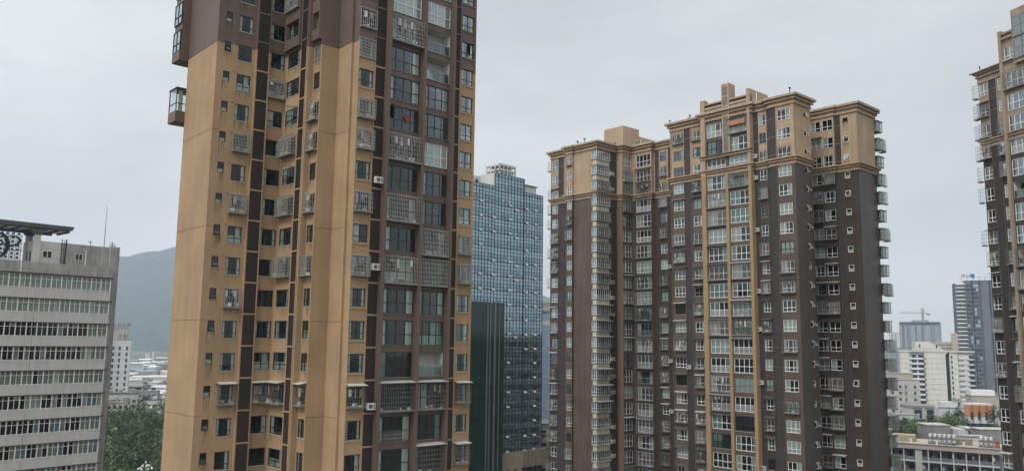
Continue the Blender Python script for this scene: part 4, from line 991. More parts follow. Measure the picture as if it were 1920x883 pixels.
# ================================================================== blue glass tower in the middle distance
def glass_tower():
    T = Tower('glass_tower', 'blue glass office tower with open vent windows and a dark glass wing at its left', 'office tower', -2.08, 202.14, 44.0)
    rnd = random.Random(9)
    secs = ((-24, -3.25, 0.0, 39.2), (-3.25, 7.3, 0.0, 42.6), (7.3, 14.75, .0, 39.15))
    pw, ph = 1.12, .9
    bars = T.part('mullion')
    vents = []
    for a, off in ((-8.75, 35.0), (-4.2, 35.0), (1.55, 35.1), (3.9, 34.2), (7.85, 34.9), (11.3, 34.95)):
        for i in range(0, 18):
            if a == 3.9 and i not in (0, 2, 4, 5, 9, 13): continue
            if a in (-8.75, -4.2) and i > 6: continue
            if rnd.random() < .12: continue
            vents.append((a, off - 3.6 * i))
    gl = T.part('glass_wall')
    for (a0, a1, b, zt) in secs:
        n = round((a1 - a0) / pw); w = (a1 - a0) / n; m = round((zt + 26.5) / ph); h = (zt + 26.5) / m
        for i in range(n):
            for j in range(m):
                x0, x1, z0, z1 = a0 + i * w, a0 + (i + 1) * w, -26.5 + j * h, -26.5 + (j + 1) * h
                t = [rnd.gauss(0, .0045) for _ in range(2)]
                d = lambda x, z: b + .03 + (x - x0) * t[0] + (z - z0) * t[1]
                gl.quad((x0, d(x0, z0), z0 + H), (x1, d(x1, z0), z0 + H), (x1, d(x1, z1), z1 + H), (x0, d(x0, z1), z1 + H), 'tower_glass' if (j % 4) in (0, 1) and rnd.random() < .85 else 'tower_glass_b')
        for i in range(n + 1): x = a0 + i * w; bars.box(x - .07, x + .07, b - .03, b + .01, -26.5 + H, zt + H, 'mullion')
        for j in range(m + 1): z = -26.5 + j * h; hh = .10 if j % 4 == 0 else .05; bars.box(a0, a1, b - .02, b + .012, z - hh + H, z + hh + H, 'mullion')
    bars.box(7.25, 7.45, -.12, 0, -26.5 + H, 42.6 + H, 'mullion')
    vm = proto(('vent2',), lambda: (MB().box(0, 1.05, -.62, -.57, -.02, .03, 'frame_grey') or 0, []))
    def vfn():
        f = MB(); w = 1.06
        f.hexa([(0, -.34, -.42), (w, -.34, -.42), (w, -.31, -.40), (0, -.31, -.40)], [(0, -.03, .0), (w, -.03, .0), (w, 0, .02), (0, 0, .02)], 'vent_glass')
        f.hexa([(.05, -.02, -.62), (w - .05, -.02, -.62), (w - .05, .0, -.62), (.05, .0, -.62)], [(.05, -.02, -.03), (w - .05, -.02, -.03), (w - .05, .0, -.03), (.05, 0, -.03)], 'winhole')
        return f, []
    vk = proto(('ventw',), vfn)
    for a, z in vents: T.put('vent_window', vk, 'u', 0, a, z, -.04)
    # body behind the glass
    W = T.wall
    for (a0, a1, zt, dp) in ((-24, -3.25, 39.1, 22), (-3.25, 7.3, 42.5, 14), (7.3, 14.7, 39.05, 22)):
        W.box(a0 + .05, a1 - (.05 if a1 < 14 else .0), .25, dp, -26.5 + H, zt + H, 'concrete')
    gs = T.part('side_glass'); gs.box(14.7, 14.76, .05, 22, -26.5 + H, 39.1 + H, 'tower_glass')
    # dark wing in front on the left
    wg = T.part('glass_wing'); wg.box(-24, -.35, -.95, -.06, 0, 9.9 + H, 'wing_glass'); wg.box(-.343, .35, -.4, -.06, -26 + H, 9.6 + H, 'tower_glass')
    for x0, x1 in ((-6.35, -5.95), (-5.35, -5.0), (-3.85, -3.3), (-2.2, -1.95)): wg.box(x0, x1, -1.08, -.953, 0, 9.7 + H, 'wing_strip')
    for z in [9.9 - 3.6 * i for i in range(1, 16)]: wg.box(-24, -.35, -.965, -.953, z + H, z + .06 + H, 'mullion')
    for x in [-.9 - 1.3 * i for i in range(17)]: wg.box(x, x + .05, -.97, -.95, 0, 9.8 + H, 'mullion')
    # stone podium
    pd = T.part('podium'); pd.box(.355, 7.35, -.25, 22, 0, -26.5 + H, 'stone'); pd.box(7.353, 15.9, -.6, 22, -30.5 + H, -26.45 + H, 'stone_dirty'); pd.box(7.353, 15.6, .4, 22, 0, -30.5 + H, 'winhole')
    for a in (1.9, 4.6): pd.box(a, a + .7, -.27, -.2, -32.5 + H, -30.5 + H, 'winhole')
    for z in (-27.3, -28.4, -29.5, -30.6, -31.7): pd.box(.355, 7.35, -.262, -.252, z + H, z + .04 + H, 'stone_dirty')
    for a in (9.5, 11.8, 13.6): pd.box(a, a + .25, .3, .4, 0, -30.5 + H, 'frame_grey')
    cr_ = T.part('parapet_wall'); cr_.box(8.0, 14.2, 2.0, 8, 39.05 + H, 41.6 + H, 'wall_white'); cr_.box(7.8, 14.7, 1.7, 8.3, 41.6 + H, 41.75 + H, 'roof_dark')
    cr_.box(-16, -3.5, 5, 12, 39.1 + H, 42.2 + H, 'wall_white'); cr_.box(-3.6, -3.25, .1, 6, 39.1 + H, 42.6 + H, 'wall_white')
    for a in (-13, -10.5, -8, -5.5): cr_.box(a, a + 1.0, 4.95, 5, 40 + H, 41.3 + H, 'winhole')
    ct = T.part('cooling_tower')
    ct.box(-9.6, -7.4, 6, 8.5, 42.2 + H, 45.4 + H, 'wall_white'); ct.box(-12.8, -11.6, 6, 7.5, 42.2 + H, 44.2 + H, 'concrete_pale')
    fr = T.part('rooftop_frame'); a0, a1, b0, b1, z0, z1 = 1.4, 7.2, 3.2, 8.0, 42.5, 46.3
    fr.box(a0 + .3, a1 - .3, b0 + .3, b1 - .3, z0 + H, z1 - 1.9 + H, 'wall_white')
    for a in [a0 + (a1 - a0) * i / 4 for i in range(5)]:
        for b in (b0, b1): fr.box(a - .15, a + .15, b - .15, b + .15, z0 + H, z1 + H, 'wall_white')
    for b in [b0 + (b1 - b0) * i / 3 for i in range(4)]:
        for a in (a0, a1): fr.box(a - .14, a + .14, b - .14, b + .14, z0 + H, z1 + H, 'wall_white')
    for z in (z1 - .5, z1 - 1.8): fr.box(a0 - .15, a1 + .15, b0 - .17, b1 + .17, z + H, z + .5 + H, 'wall_white')
    pi_ = T.part('roof_pipe')
    for a in (-1.6, -.2): 
        for i in range(8):
            t0, t1 = math.pi * i / 8, math.pi * (i + 1) / 8
            pi_.bar((a + .5 * math.cos(t0), 1.5, 43.2 + H + .8 * math.sin(t0)), (a + .5 * math.cos(t1), 1.5, 43.2 + H + .8 * math.sin(t1)), .1, 'frame_dark')
    for a in (8.6, 9.4): pi_.bar((a, 3, 41.7 + H), (a + .5, 3, 43.2 + H), .14, 'frame_dark'); pi_.bar((a, 3, 42.2 + H), (a + .9, 3, 42.3 + H), .1, 'frame_dark')
    T.finish('wall')
glass_tower()
# ================================================================== ground, roads, wood, far town, mountain
def plain(name, x0, x1, y0, y1, z, m, kind='structure'):
    b = MB(); b.quad((x0, y0, z), (x1, y0, z), (x1, y1, z), (x0, y1, z), m); return tag(b.build(name), kind=kind)
plain('ground', -6500, 6500, -600, 6800, 0, 'ground')
plain('forest_floor', -330, -40, 150, 455, .004 * 3, 'wood_floor')
def road(x0, y0, x1, y1, wd=9, name='road'):
    b = MB(); d = Vector((x1 - x0, y1 - y0, 0)); L = d.length; d.normalize(); n = Vector((-d.y, d.x, 0))
    P = lambda s, t, z: tuple(Vector((x0, y0, 0)) + d * s + n * t + Vector((0, 0, z)))
    b.quad(P(0, -wd / 2, .03), P(L, -wd / 2, .03), P(L, wd / 2, .03), P(0, wd / 2, .03), 'road'); tag(b.build(name), kind='structure')
    m = MB(); s = 0
    while s < L: m.quad(P(s, -.08, .036), P(s + 3, -.08, .036), P(s + 3, .08, .036), P(s, .08, .036), 'marking'); s += 7
    tag(m.build('road_marking'), kind='structure')
    k = MB()
    for sg in (-1, 1):
        a, c = sorted((sg * wd / 2, sg * (wd / 2 + 2.5)))
        k.hexa([P(0, a, .0), P(L, a, .0), P(L, c, .0), P(0, c, .0)], [P(0, a, .15), P(L, a, .15), P(L, c, .15), P(0, c, .15)], 'paving')
    tag(k.build('pavement'), kind='structure')
road(-60, 60, -30, 190); road(-30, 190, 300, 215, 11); road(60, 215, 190, 480, 8)

def tree_parts(seed, h=11, r=4.2, leafs=('leaf_dark', 'leaf_mid'), n=46, per=34):
    rr = random.Random(seed); t = MB(); c = MB()
    t.bar((0, 0, 0), (.15, .1, h * .5), .26, 'bark', 7, .16)
    for k in range(6):
        a = rr.uniform(0, 6.28); t.bar((.1, .05, h * rr.uniform(.28, .48)), (math.cos(a) * r * .6, math.sin(a) * r * .6, h * rr.uniform(.6, .85)), .11, 'bark', 5, .03)
    for k in range(n):
        u = rr.uniform(-1, 1); a = rr.uniform(0, 6.28); q = math.sqrt(1 - u * u); rad = rr.uniform(.55, 1.0) ** .6
        cx, cy, cz = q * math.cos(a) * r * rad * .8, q * math.sin(a) * r * rad * .8, h * .60 + u * h * .36 * rad
        cr_ = rr.uniform(.7, 1.7) * r / 4.2; m = leafs[0] if rr.random() < .5 else rr.choice(leafs)
        for j in range(per):
            v = Vector((rr.gauss(0, 1), rr.gauss(0, 1), rr.gauss(0, 1) * .8 + .35)).normalized() * cr_ * rr.uniform(.75, 1.05)
            p = Vector((cx, cy, cz)) + v; nn = (v.normalized() + Vector((rr.gauss(0, .35), rr.gauss(0, .35), rr.gauss(0, .35)))).normalized()
            x = nn.orthogonal().normalized(); x = Matrix.Rotation(rr.uniform(0, 3.1), 3, nn) @ x; y = nn.cross(x); s = rr.uniform(.16, .34) * r / 4.2
            i = len(c.v); c.v += [tuple(p - x * s), tuple(p + y * s * .7), tuple(p + x * s), tuple(p - y * s * .7)]; c.f.append((i, i + 1, i + 2, i + 3)); c.m.append(leafs[-1] if (v.z > cr_ * .55 and rr.random() < .55) else m)  # top leaves of each clump get the last tone, light painted into colour
    return t.mesh('trunk'), c.mesh('crown')
TREES = [tree_parts(1, 12, 4.6, ('leaf_dark', 'leaf_dark', 'leaf_mid')), tree_parts(2, 11, 5.0, ('leaf_mid', 'leaf_dark', 'leaf_light')), tree_parts(3, 13, 4.2, ('leaf_dark', 'leaf_dark', 'leaf_mid'), n=34), tree_parts(4, 10, 4.4, ('leaf_mid', 'leaf_mid', 'leaf_light'))]
def tree(x, y, s, kind, label, group, rz=None):
    o = empty('broadleaf_tree', (x, y, 19.5 if x > 0 else 0), random.uniform(0, 6.28) if rz is None else rz, label, 'tree', group); o.scale = (s, s, s * random.uniform(.9, 1.1))
    for n, me in zip(('trunk', 'crown'), TREES[kind]):
        c = bpy.data.objects.new(n, me); COL.objects.link(c); c.parent = o
random.seed(21)
cnt = 0; y = 198
while y < 405 and cnt < 285:
    hw = 16 + y * .02; xc = y * -.478
    x = xc - hw - 4
    while x < xc + hw + 4:
        px = x + random.uniform(-2, 2); py = y + random.uniform(-2.2, 2.2); k = random.choices([0, 1, 2, 3], [3, 3, 3, 2.2])[0]
        s = random.uniform(.72, 1.38) * (1.0 + (y - 200) / 620)
        lab = ['dark green broadleaf tree in the dense wood behind the office block', 'mid green bushy tree in the dense wood behind the office block', 'tall dark tree in the dense wood behind the office block', 'pale yellow green tree in the dense wood behind the office block'][k]
        tree(px, py, s, k, lab, ['dark trees of the wood', 'mid green trees of the wood', 'tall dark trees of the wood', 'pale trees of the wood'][k]); cnt += 1
        x += random.uniform(6.0, 8.8)
    y += 7.2
tb = MB(); tb.box(104, 190, 229, 312, 0, 19.5, 'concrete'); tag(tb.build('terrace'), kind='structure')
tb = MB(); tb.quad((104, 229, 19.53), (190, 229, 19.53), (190, 312, 19.53), (104, 312, 19.53), 'wood_floor'); tag(tb.build('lawn'), kind='structure')
# garden trees among the low buildings on the right
for i, (px, py, Y, s) in enumerate(((1692, 805, 245, 1.0), (1712, 802, 250, 1.05), (1733, 803, 248, .95), (1755, 800, 255, .9), (1782, 795, 262, 1.2), (1798, 796, 265, 1.1), (1701, 800, 262, .9), (1722, 797, 266, .9), (1873, 800, 262, 1.3), (1745, 797, 270, 1.0), (1770, 799, 268, 1.0), (1790, 790, 275, 1.15))):
    d = F_ * FPX + R2 * (px - 960) - U2 * (py - 441.5); d = d * (Y / d.y)
    tree(d.x, Y, .78 * s, i % 3, 'dark green tree beside the low buildings in front of the cream block', 'garden trees by the low buildings')

# ---- mountain
def mountain():
    b = MB(); rr = random.Random(2)
    nx, ny = 90, 26; KM = 1.45; X0, X1 = -3600, 400; Y0, Y1 = 2300, 4300
    from mathutils import noise as nz
    prof = lambda x: 480 * math.exp(-((x + 850) / 1200) ** 2) + 70 * math.exp(-((x + 2100) / 900) ** 2)
    def hgt(x, y):
        t = min(1, (y - Y0) / 1150); bse = prof(x - 250 * (1 - t)); n = nz.fractal(Vector((x / 520, y / 520, 0)), 1, 2, 6); n2 = nz.fractal(Vector((x / 140, y / 200, 3)), 1, 2, 4)
        return max(-2, (t ** .8) * bse * (1 + .16 * n) + n2 * 24 * t - 2) if y < Y0 + 1150 else max(-2, bse * (1 + .16 * n) + n2 * 24 - (y - Y0 - 1150) * .25)
    g = [[(X0 + (X1 - X0) * i / nx, Y0 + (Y1 - Y0) * j / ny) for i in range(nx + 1)] for j in range(ny + 1)]
    for j in range(ny + 1):
        for i in range(nx + 1): x, y = g[j][i]; b.v.append((x * KM, y * KM, hgt(x, y) * KM))
    for j in range(ny):
        for i in range(nx): k = j * (nx + 1) + i; b.f.append((k, k + 1, k + nx + 2, k + nx + 1)); b.m.append('mountain')
    tag(b.build('mountain', smooth=True), kind='structure')
mountain()

# ---- generic far building: body with counted windows
WB = {}
def winbox(w, h, m):
    k = (w, h, m)
    if k not in WB: b = MB(); b.box(0, w, -.06, .02, 0, h, m); WB[k] = b.mesh('window')
    return WB[k]
def far_building(name, label, cat, X, Y, rz, w, d, h, m, cols=(), z0=4, fl=3.2, ww=1.2, wh=1.5, wm='winhole', side=(), extras=None, group=None, roofm='concrete', z1=None, maxw=100):
    o = empty(name, (X, Y, 0), R(rz), label, cat, group)
    b = MB(); b.box(0, w, 0, d, 0, h, m); b.build('wall', o)
    r = MB(); r.box(-.2, w + .2, -.2, d + .2, h, h + .35, roofm); r.build('roof', o)
    lst = []
    z = z0
    while z + wh < (z1 or h) - .5:
        for x in cols: lst.append((x, 0, z, 0))
        for y in side: lst.append((0, y, z, 1))
        z += fl
    lst.reverse(); rest = MB()
    for i, (x, y, z, s) in enumerate(lst):
        if i < maxw:
            c = bpy.data.objects.new('window', winbox(ww, wh, wm)); COL.objects.link(c); c.parent = o; c.location = (x, y, z); c.rotation_euler = (0, 0, R(-90) if s else 0)
        else:
            if s: rest.box(-.06, .02, y - ww, y, z, z + wh, wm)
            else: rest.box(x, x + ww, -.06, .02, z, z + wh, wm)
    if rest.f: tag(rest.build('window', o), kind='stuff')
    if extras: extras(o, w, d, h)
    return o
def at(px, py, Y):
    d = F_ * FPX + R2 * (px - 960) - U2 * (py - 441.5); d = d * (Y / d.y); return d.x, H + d.z

def span(px0, px1, py, Y, deg):     # left end, width and height of a front turned by deg
    x0, z = at(px0, py, Y); x1, _ = at(px1, py, Y); t1 = x1 / Y; th = R(deg)
    return x0, (t1 * Y - x0) / (math.cos(th) - t1 * math.sin(th)), z
# white hotel with the red roof sign
def hotel_x(o, w, d, h):
    m = MB(); m.box(.0, w * .88, 2, 10, h, h + 7.5, 'wall_pink'); m.box(w * .55, w * .88, 1.2, 3, h, h + 4.5, 'concrete'); m.box(w * .69, w * .72, .6, 1.2, h - 5, h + 6, 'wall_white'); m.box(w * .18, w * .20, 1.6, 2, h + 2, h + 6.5, 'wall_white'); m.build('rooftop_block', o)
    s = MB()
    for i in range(14): x = .3 + i * w * .88 / 14; s.box(x - .05, x + .05, 2.2, 2.3, h + 7.5, h + 12.4, 'frame_grey')
    s.box(0, w * .88, 2.2, 2.3, h + 9.9, h + 10.1, 'red'); s.build('sign_frame', o)
    def txt(body, x, z, size):
        cu = bpy.data.curves.new('sign_text', 'FONT'); cu.body = body; cu.size = size; cu.extrude = .08; cu.offset = .03; cu.materials.append(M['red'])
        t = bpy.data.objects.new('sign_text', cu); COL.objects.link(t); t.parent = o; t.location = (x, 2.1, z); t.rotation_euler = (R(90), 0, 0)
        dg = bpy.context.evaluated_depsgraph_get(); me = bpy.data.meshes.new_from_object(t.evaluated_get(dg)); bpy.data.objects.remove(t)
        t2 = bpy.data.objects.new('sign_text', me); COL.objects.link(t2); t2.parent = o; t2.location = (x, 2.1, z); t2.rotation_euler = (R(90), 0, 0)
    txt('\u91d1 \u5c71 \u5927 \u5bbe \u9986 \u697c', .2, h + 10.3, 2.5); txt('\u5546\u52a1 \u4f1a \u8bae \u4e2d \u5fc3', 3.0, h + 7.9, 1.9)
    r = MB()
    for x in [w * q for q in (.03, .14, .25, .36, .47, .54)]: r.box(x - .18, x + .12, -.35, 0, 2, h, 'wall_white')
    r.build('rib', o)
hx, hw_, _ = span(190, 246, 640, 590, 23)
far_building('hotel_building', 'white hotel with red characters on its roof beyond the wood', 'hotel', hx, 590, 23, hw_, 16, 49, 'wall_white', cols=tuple(hw_ * q for q in (.06, .17, .28, .39, .60, .84)), z0=3, fl=4.3, ww=1.35, wh=2.7, wm='winhole', extras=hotel_x)

# mid-rise blocks behind the wood
random.seed(5)
shades = ['concrete_pale', 'wall_white', 'concrete', 'wall_pink', 'wall_white']
n = 0
for (Y, x0, x1, hh, wd, lab, grp) in ((425, -225, -150, 16, 15, 'grey mid-rise apartment block at the far edge of the wood', 'mid-rise blocks at the edge of the wood'), (465, -245, -165, 18, 16, 'pale mid-rise apartment block in the second row beyond the wood', 'second row of blocks beyond the wood'), (515, -270, -185, 17, 18, 'pale apartment block in the third row beyond the wood', 'third row of blocks beyond the wood')):
    x = x0
    while x < x1:
        ww = wd * random.uniform(.7, 1.25); h = hh * random.uniform(.8, 1.1); nc = int(ww / 2.6)
        def ex(o, w, d, h):
            m = MB()
            for q in range(3):
                m = MB(); a = w * (.06 + .32 * q); m.box(a, a + random.uniform(1.5, w * .28), 2, 6, h + .35, h + random.uniform(1.4, 2.8), random.choice(['concrete', 'wall_white', 'winhole'])); m.build('roof_hut', o)
            bl = MB()
            for z in [3.2 * i for i in range(1, int(h / 3.2))]:
                bl = MB(); bl.box(.8, w * .45, -.7, 0, z, z + .9, random.choice(['concrete_pale', 'wall_white'])); bl.build('balcony', o); bl = MB(); bl.box(w * .6, w * .9, -.55, 0, z, z + .2, 'concrete'); bl.build('canopy', o)
        far_building('apartment_block', lab, 'apartment block', x, Y + random.uniform(-8, 8), random.uniform(8, 34), ww, 11, h, random.choice(shades), cols=[1 + 2.6 * i for i in range(nc)], z0=1.4, fl=3.2, ww=1.5, wh=1.6, extras=ex, group=grp, roofm=random.choice(['concrete', 'concrete_pale', 'roof_dark']))
        x += ww + random.uniform(.5, 3)
X_, pw_, z_ = span(258, 302, 752, 400, 20)
far_building('flat_roofed_hall', 'low hall with a wide white flat roof at the far edge of the wood', 'hall', X_, 400, 20, pw_, 14, 13.5, 'wall_white', cols=(1.5, 4.5, 7.5), z0=8, fl=4, ww=2, wh=1.6, roofm='sign_white')
# white sheds and low houses of the far town
def shed(x, y, w, d, h, m, rz, lab, grp):
    b = MB(); b.box(0, w, 0, d, 0, h, random.choice(['concrete_pale', 'wall_white', 'concrete']))
    o = b.build('shed', None, (x, y, 0), R(rz)); tag(o, lab, 'shed', grp)
    r = MB(); i = 0
    r.hexa([(-.5, -.5, h), (w + .5, -.5, h), (w + .5, d + .5, h), (-.5, d + .5, h)], [(-.5, d * .45, h + w * .03 + 1), (w + .5, d * .45, h + w * .03 + 1), (w + .5, d * .55, h + w * .03 + 1), (-.5, d * .55, h + w * .03 + 1)], m); r.build('roof', o)
    g = MB()
    for q in range(int(w / 6)): g.box(1 + q * 6, 4 + q * 6, -.05, .05, h * .4, h * .7, 'winhole')
    g.build('window_strip', o)
random.seed(8)
for Y in (560, 600, 640, 690, 740, 800, 870, 950, 1040, 1140, 1250):
    x = -.52 * Y - 30
    while x < -.395 * Y:
        w = random.uniform(8, 20)
        shed(x, Y + random.uniform(-15, 15), w, random.uniform(12, 24), random.uniform(4, 11) + Y / 120, random.choice(['wall_white', 'wall_white', 'concrete_pale', 'wall_white', 'wall_far', 'concrete', 'sign_white']), random.uniform(-30, 40), 'low white roofed shed in the town at the foot of the mountain', 'white sheds below the mountain')
        x += w + random.uniform(1, 7)
for i, (px, py) in enumerate(((275, 664), (279, 666), (287, 663))):
    X_, z_ = at(px, py, 1500)
    b = MB(); b.box(-2, 2, 0, 4, 0, z_ + 4, 'wall_white'); b.box(-2.4, 2.4, -.4, 4.4, z_ + 4, z_ + 5, 'concrete'); tag(b.build('chimney_tower', None, (X_, 1500, 0)), 'thin white tower at the foot of the mountain', 'tower', 'thin towers below the mountain')

# light blue block and old cream house between the glass tower and tower B
bx_, bz_ = at(1006, 585, 250)
def blue_x(o, w, d, h):
    m = MB(); m.box(-.4, w + .4, -.4, .5, h + .35, h + 1.6, 'concrete_pale'); m.box(1, 5, 1, 5, h + .35, h + 3, 'concrete'); m.box(-.1, w + .1, -.12, -.01, h - 4.0, h - 2.6, 'wall_white'); m.build('parapet', o)
far_building('apartment_block', 'light blue building seen through the gap beside the blue glass tower', 'building', bx_, 250, 2, 9, 20, bz_, 'wall_blue', extras=blue_x)
bx_, bz_ = at(1011, 796, 225)
def crm_x(o, w, d, h):
    for q in (2.6, 6, 9.3, 12.6): m = MB(); m.box(-.3, w + .3, -.8, 0, h - q, h - q + .4, 'concrete_pale'); m.build('balcony', o)
far_building('apartment_block', 'old cream block with balconies at the foot of the light blue building', 'apartment block', bx_, 225, 0, 8, 12, bz_, 'wall_cream', cols=(.5, 2.6, 4.7), z0=2, fl=3.3, ww=1.5, wh=1.6, extras=crm_x)

def mirror_x(o, w, d, h):
    for z in [3.2 * i for i in range(1, int(h / 3.2))]:
        bl = MB(); bl.box(-.5, 0, 2, d - 2, z, z + 1.0, 'concrete_pale' if z > 30 else 'wall_pink'); bl.build('balcony', o)
far_building('apartment_block', 'brown and pale block hidden behind the wide dark tower, mirrored in the blue glass tower', 'apartment block', 44, 190, 4, 30, 34, 52, 'concrete', side=[4 + 3.4 * i for i in range(9)], z0=4, fl=3.2, ww=1.8, wh=1.6, extras=mirror_x)

# ---------------- right hand background
# hazy twin slab with crane
def far_x(o, w, d, h):
    m = MB()
    for a, b_, q in ((2, 6, 2), (12, 18, 3), (26, 38, 3), (42, 52, 2.5), (60, 76, 2), (84, 95, 2)): m.box(w * a / 100, w * b_ / 100, -q, 0, 0, h - 3, 'wall_far')
    m.build('bay', o); t = MB(); t.box(0, w * .98, -3, 2, h + .4, h + 2.2, 'wall_slate_side'); t.box(w * .30, w * .72, -2, 6, h + 2.2, h + 4.5, 'wall_far'); t.build('parapet', o)
X_, fw_, z_ = span(1686, 1764, 606, 1150, -25)
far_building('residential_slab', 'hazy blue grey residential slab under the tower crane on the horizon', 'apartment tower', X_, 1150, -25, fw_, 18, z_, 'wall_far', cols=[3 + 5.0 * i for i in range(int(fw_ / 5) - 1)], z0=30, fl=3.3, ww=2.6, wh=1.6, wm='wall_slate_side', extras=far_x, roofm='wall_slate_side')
def crane():
    X_, z_ = at(1730, 588, 1200); o = empty('tower_crane', (X_, 1200, 0), 0, 'tower crane above the hazy residential slab on the horizon', 'crane')
    m = MB()
    for dx, dy in ((-1, -1), (1, -1), (1, 1), (-1, 1)): m.box(dx - .25, dx + .25, dy - .25, dy + .25, 0, z_ + 8, 'crane')
    for i in range(0, 46): z = z_ + 4 - i * 2; m.bar((-1, -1, z), (1, -1, z - 2), .15, 'crane', 4)
    m.build('mast', o)
    j = MB(); L = 34
    for dz, dy in ((0, -1), (0, 1), (1.6, 0)): j.box(-L, 10, dy - .25, dy + .25, z_ + dz, z_ + dz + .45, 'crane')
    for i in range(20): j.bar((-L + i * 2.1, 0, z_ + 1.6), (-L + i * 2.1 + 1.05, 1, z_), .14, 'crane', 4)
    j.build('jib', o)
    c = MB(); c.box(6.5, 10.2, -1.2, 1.2, z_ - 2.2, z_ + .2, 'crane'); c.build('counterweight', o)
    c = MB(); c.bar((0, 0, z_ + 8), (-L * .7, 0, z_ + 1.8), .12, 'crane', 4); c.bar((0, 0, z_ + 8), (9, 0, z_ + 1.8), .12, 'crane', 4); c.build('tie_bar', o)
    c = MB(); c.box(-2.4, -1.1, -1.5, .5, z_ - 2.2, z_ - .2, 'concrete_pale'); c.build('cab', o)
crane()
# dark slate tower with pale stripes and rooftop sign
def slate():
    X0_, w1, z_ = span(1791, 1808, 530, 615, -22); _, w2, _ = span(1791, 1864, 530, 615, -22)
    o = empty('office_tower', (X0_, 615, 0), R(-22), 'tall slate blue tower with white stripes and a rooftop sign beside the right hand tower', 'office tower')
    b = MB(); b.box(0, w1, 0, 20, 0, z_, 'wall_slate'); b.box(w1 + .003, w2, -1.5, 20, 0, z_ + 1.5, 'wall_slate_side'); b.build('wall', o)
    s = MB(); z = z_ - 3
    s.box(-.2, w1 + .0, -.5, -.0, z_ - 1.6, z_ + .1, 'sign_white')
    n = 0
    while z > 20: s.box(-.3, w1, -.5, 0, z - 1.1, z - .35, 'sign_white'); z -= 3.0; n += 1
    s.build('stripe', o)
    rr = random.Random(4); lst = []
    for a in (.02, .10, .19, .28, .36):
        z = z_ - 2
        while z > 8: lst.append((w1 + (w2 - w1) * a, z)); z -= 3.0
    lst.sort(key=lambda t: -t[1]); rest = MB()
    for i, (x, z) in enumerate(lst):
        wm = rr.choice(['navy', 'navy', 'wall_slate', 'tower_glass_b', 'wall_slate'])
        if i < 100: c = bpy.data.objects.new('window', winbox(1.7, 1.9, wm)); COL.objects.link(c); c.parent = o; c.location = (x, -1.52, z - 1.5)
        else: rest.box(x, x + 1.7, -1.58, -1.5, z - 1.5, z + .4, wm)
    tag(rest.build('window', o), kind='stuff')
    st = MB()
    for a, q in ((.22, .8), (.46, 1.4), (.80, .9)): st.box(w1 + (w2 - w1) * a, w1 + (w2 - w1) * a + q, -1.9, -1.5, 0, z_ + 1.4, 'navy' if q < 1 else 'wall_slate')
    st.build('vertical_recess', o)
    sg = MB(); zt = z_ + 4.0
    for x in (4, 8, 12, 16, 20, 24): sg.box(x, x + .2, 0, .3, z_, zt + 1, 'frame_grey')
    sg.box(2.5, 27, 0, .2, zt - .2, zt, 'frame_grey'); sg.build('sign_frame', o)
    e = MB(); e.bar((11.5, -.6, zt + 1.2), (11.5, -.1, zt + 1.2), 1.5, 'sign_blue', 14); e.hexa([(11.5, -.6, zt - 1), (13, -.6, zt - 1), (13, -.1, zt - 1), (11.5, -.1, zt - 1)], [(12.4, -.6, zt + 2.4), (13.2, -.6, zt + 2.4), (13.2, -.1, zt + 2.4), (12.4, -.1, zt + 2.4)], 'sign_blue'); e.build('sign_emblem', o)
    for body, x, sz, mm in (('\u4e2d\u5fc3', 4.2, 3.0, 'frame_dark'), ('\u5927\u53a6\u5e7f\u573a', 15.6, 2.4, 'sign_white')):
        cu = bpy.data.curves.new('sign_text', 'FONT'); cu.body = body; cu.size = sz; cu.extrude = .1; cu.offset = .02; cu.materials.append(M[mm])
        t = bpy.data.objects.new('sign_text', cu); COL.objects.link(t)
        dg = bpy.context.evaluated_depsgraph_get(); me = bpy.data.meshes.new_from_object(t.evaluated_get(dg)); bpy.data.objects.remove(t)
        t2 = bpy.data.objects.new('sign_text', me); COL.objects.link(t2); t2.parent = o; t2.location = (x, -.3, zt); t2.rotation_euler = (R(90), 0, 0)
slate()
# pinkish sloping hall
def hall():
    X0_, w_, z_ = span(1716, 1798, 640, 560, -20)
    o = empty('stepped_building', (X0_, 560, 0), R(-20), 'pale beige stepped building with a sloping roof behind the cream apartment block', 'building')
    b = MB()
    b.box(0, w_ * .34, 0, 18, 0, z_, 'wall_cream'); b.hexa([(w_ * .343, 0, 0), (w_ * .70, 0, 0), (w_ * .70, 18, 0), (w_ * .343, 18, 0)], [(w_ * .343, 0, z_), (w_ * .70, 0, z_ - 6.5), (w_ * .70, 18, z_ - 6.5), (w_ * .343, 18, z_)], 'wall_cream')
    b.box(w_ * .55, w_ * .97, 19, 30, 0, z_ + .2, 'wall_pink'); b.hexa([(w_ * .86, 12, 0), (w_ * 1.05, 12, 0), (w_ * 1.05, 18, 0), (w_ * .86, 18, 0)], [(w_ * .93, 12, z_ + 6), (w_ * 1.05, 12, z_ + 6), (w_ * 1.05, 18, z_ + 6), (w_ * .93, 18, z_ + 6)], 'wall_pink'); b.build('wall', o)
    for x, y, z, ww, h in ((.08, -.1, z_ - 4, .9, 2.2), (.47, -.1, z_ - 4.5, .9, 2.6), (.62, 18.9, z_ - 2.2, 4, .5), (.80, 18.9, z_ - 2.2, 4, .5), (.62, 18.9, z_ - 4.6, 4, .5), (.80, 18.9, z_ - 4.6, 4, .5)):
        m = MB(); m.box(0, ww, 0, .1, 0, h, 'winhole'); m.build('window', o, (w_ * x, y, z))
    m = MB(); m.box(w_ * .1, w_ * .9, -6, -2, 0, z_ - 11.5, 'wall_pink'); 
    for i in range(8): m.box(w_ * (.06 + .09 * i), w_ * (.1 + .09 * i), -6.5, -6.1, z_ - 12.5, z_ - 10.6, 'leaf_dark' if i % 3 else 'winhole')
    m.build('roof_terrace', o)
hall()
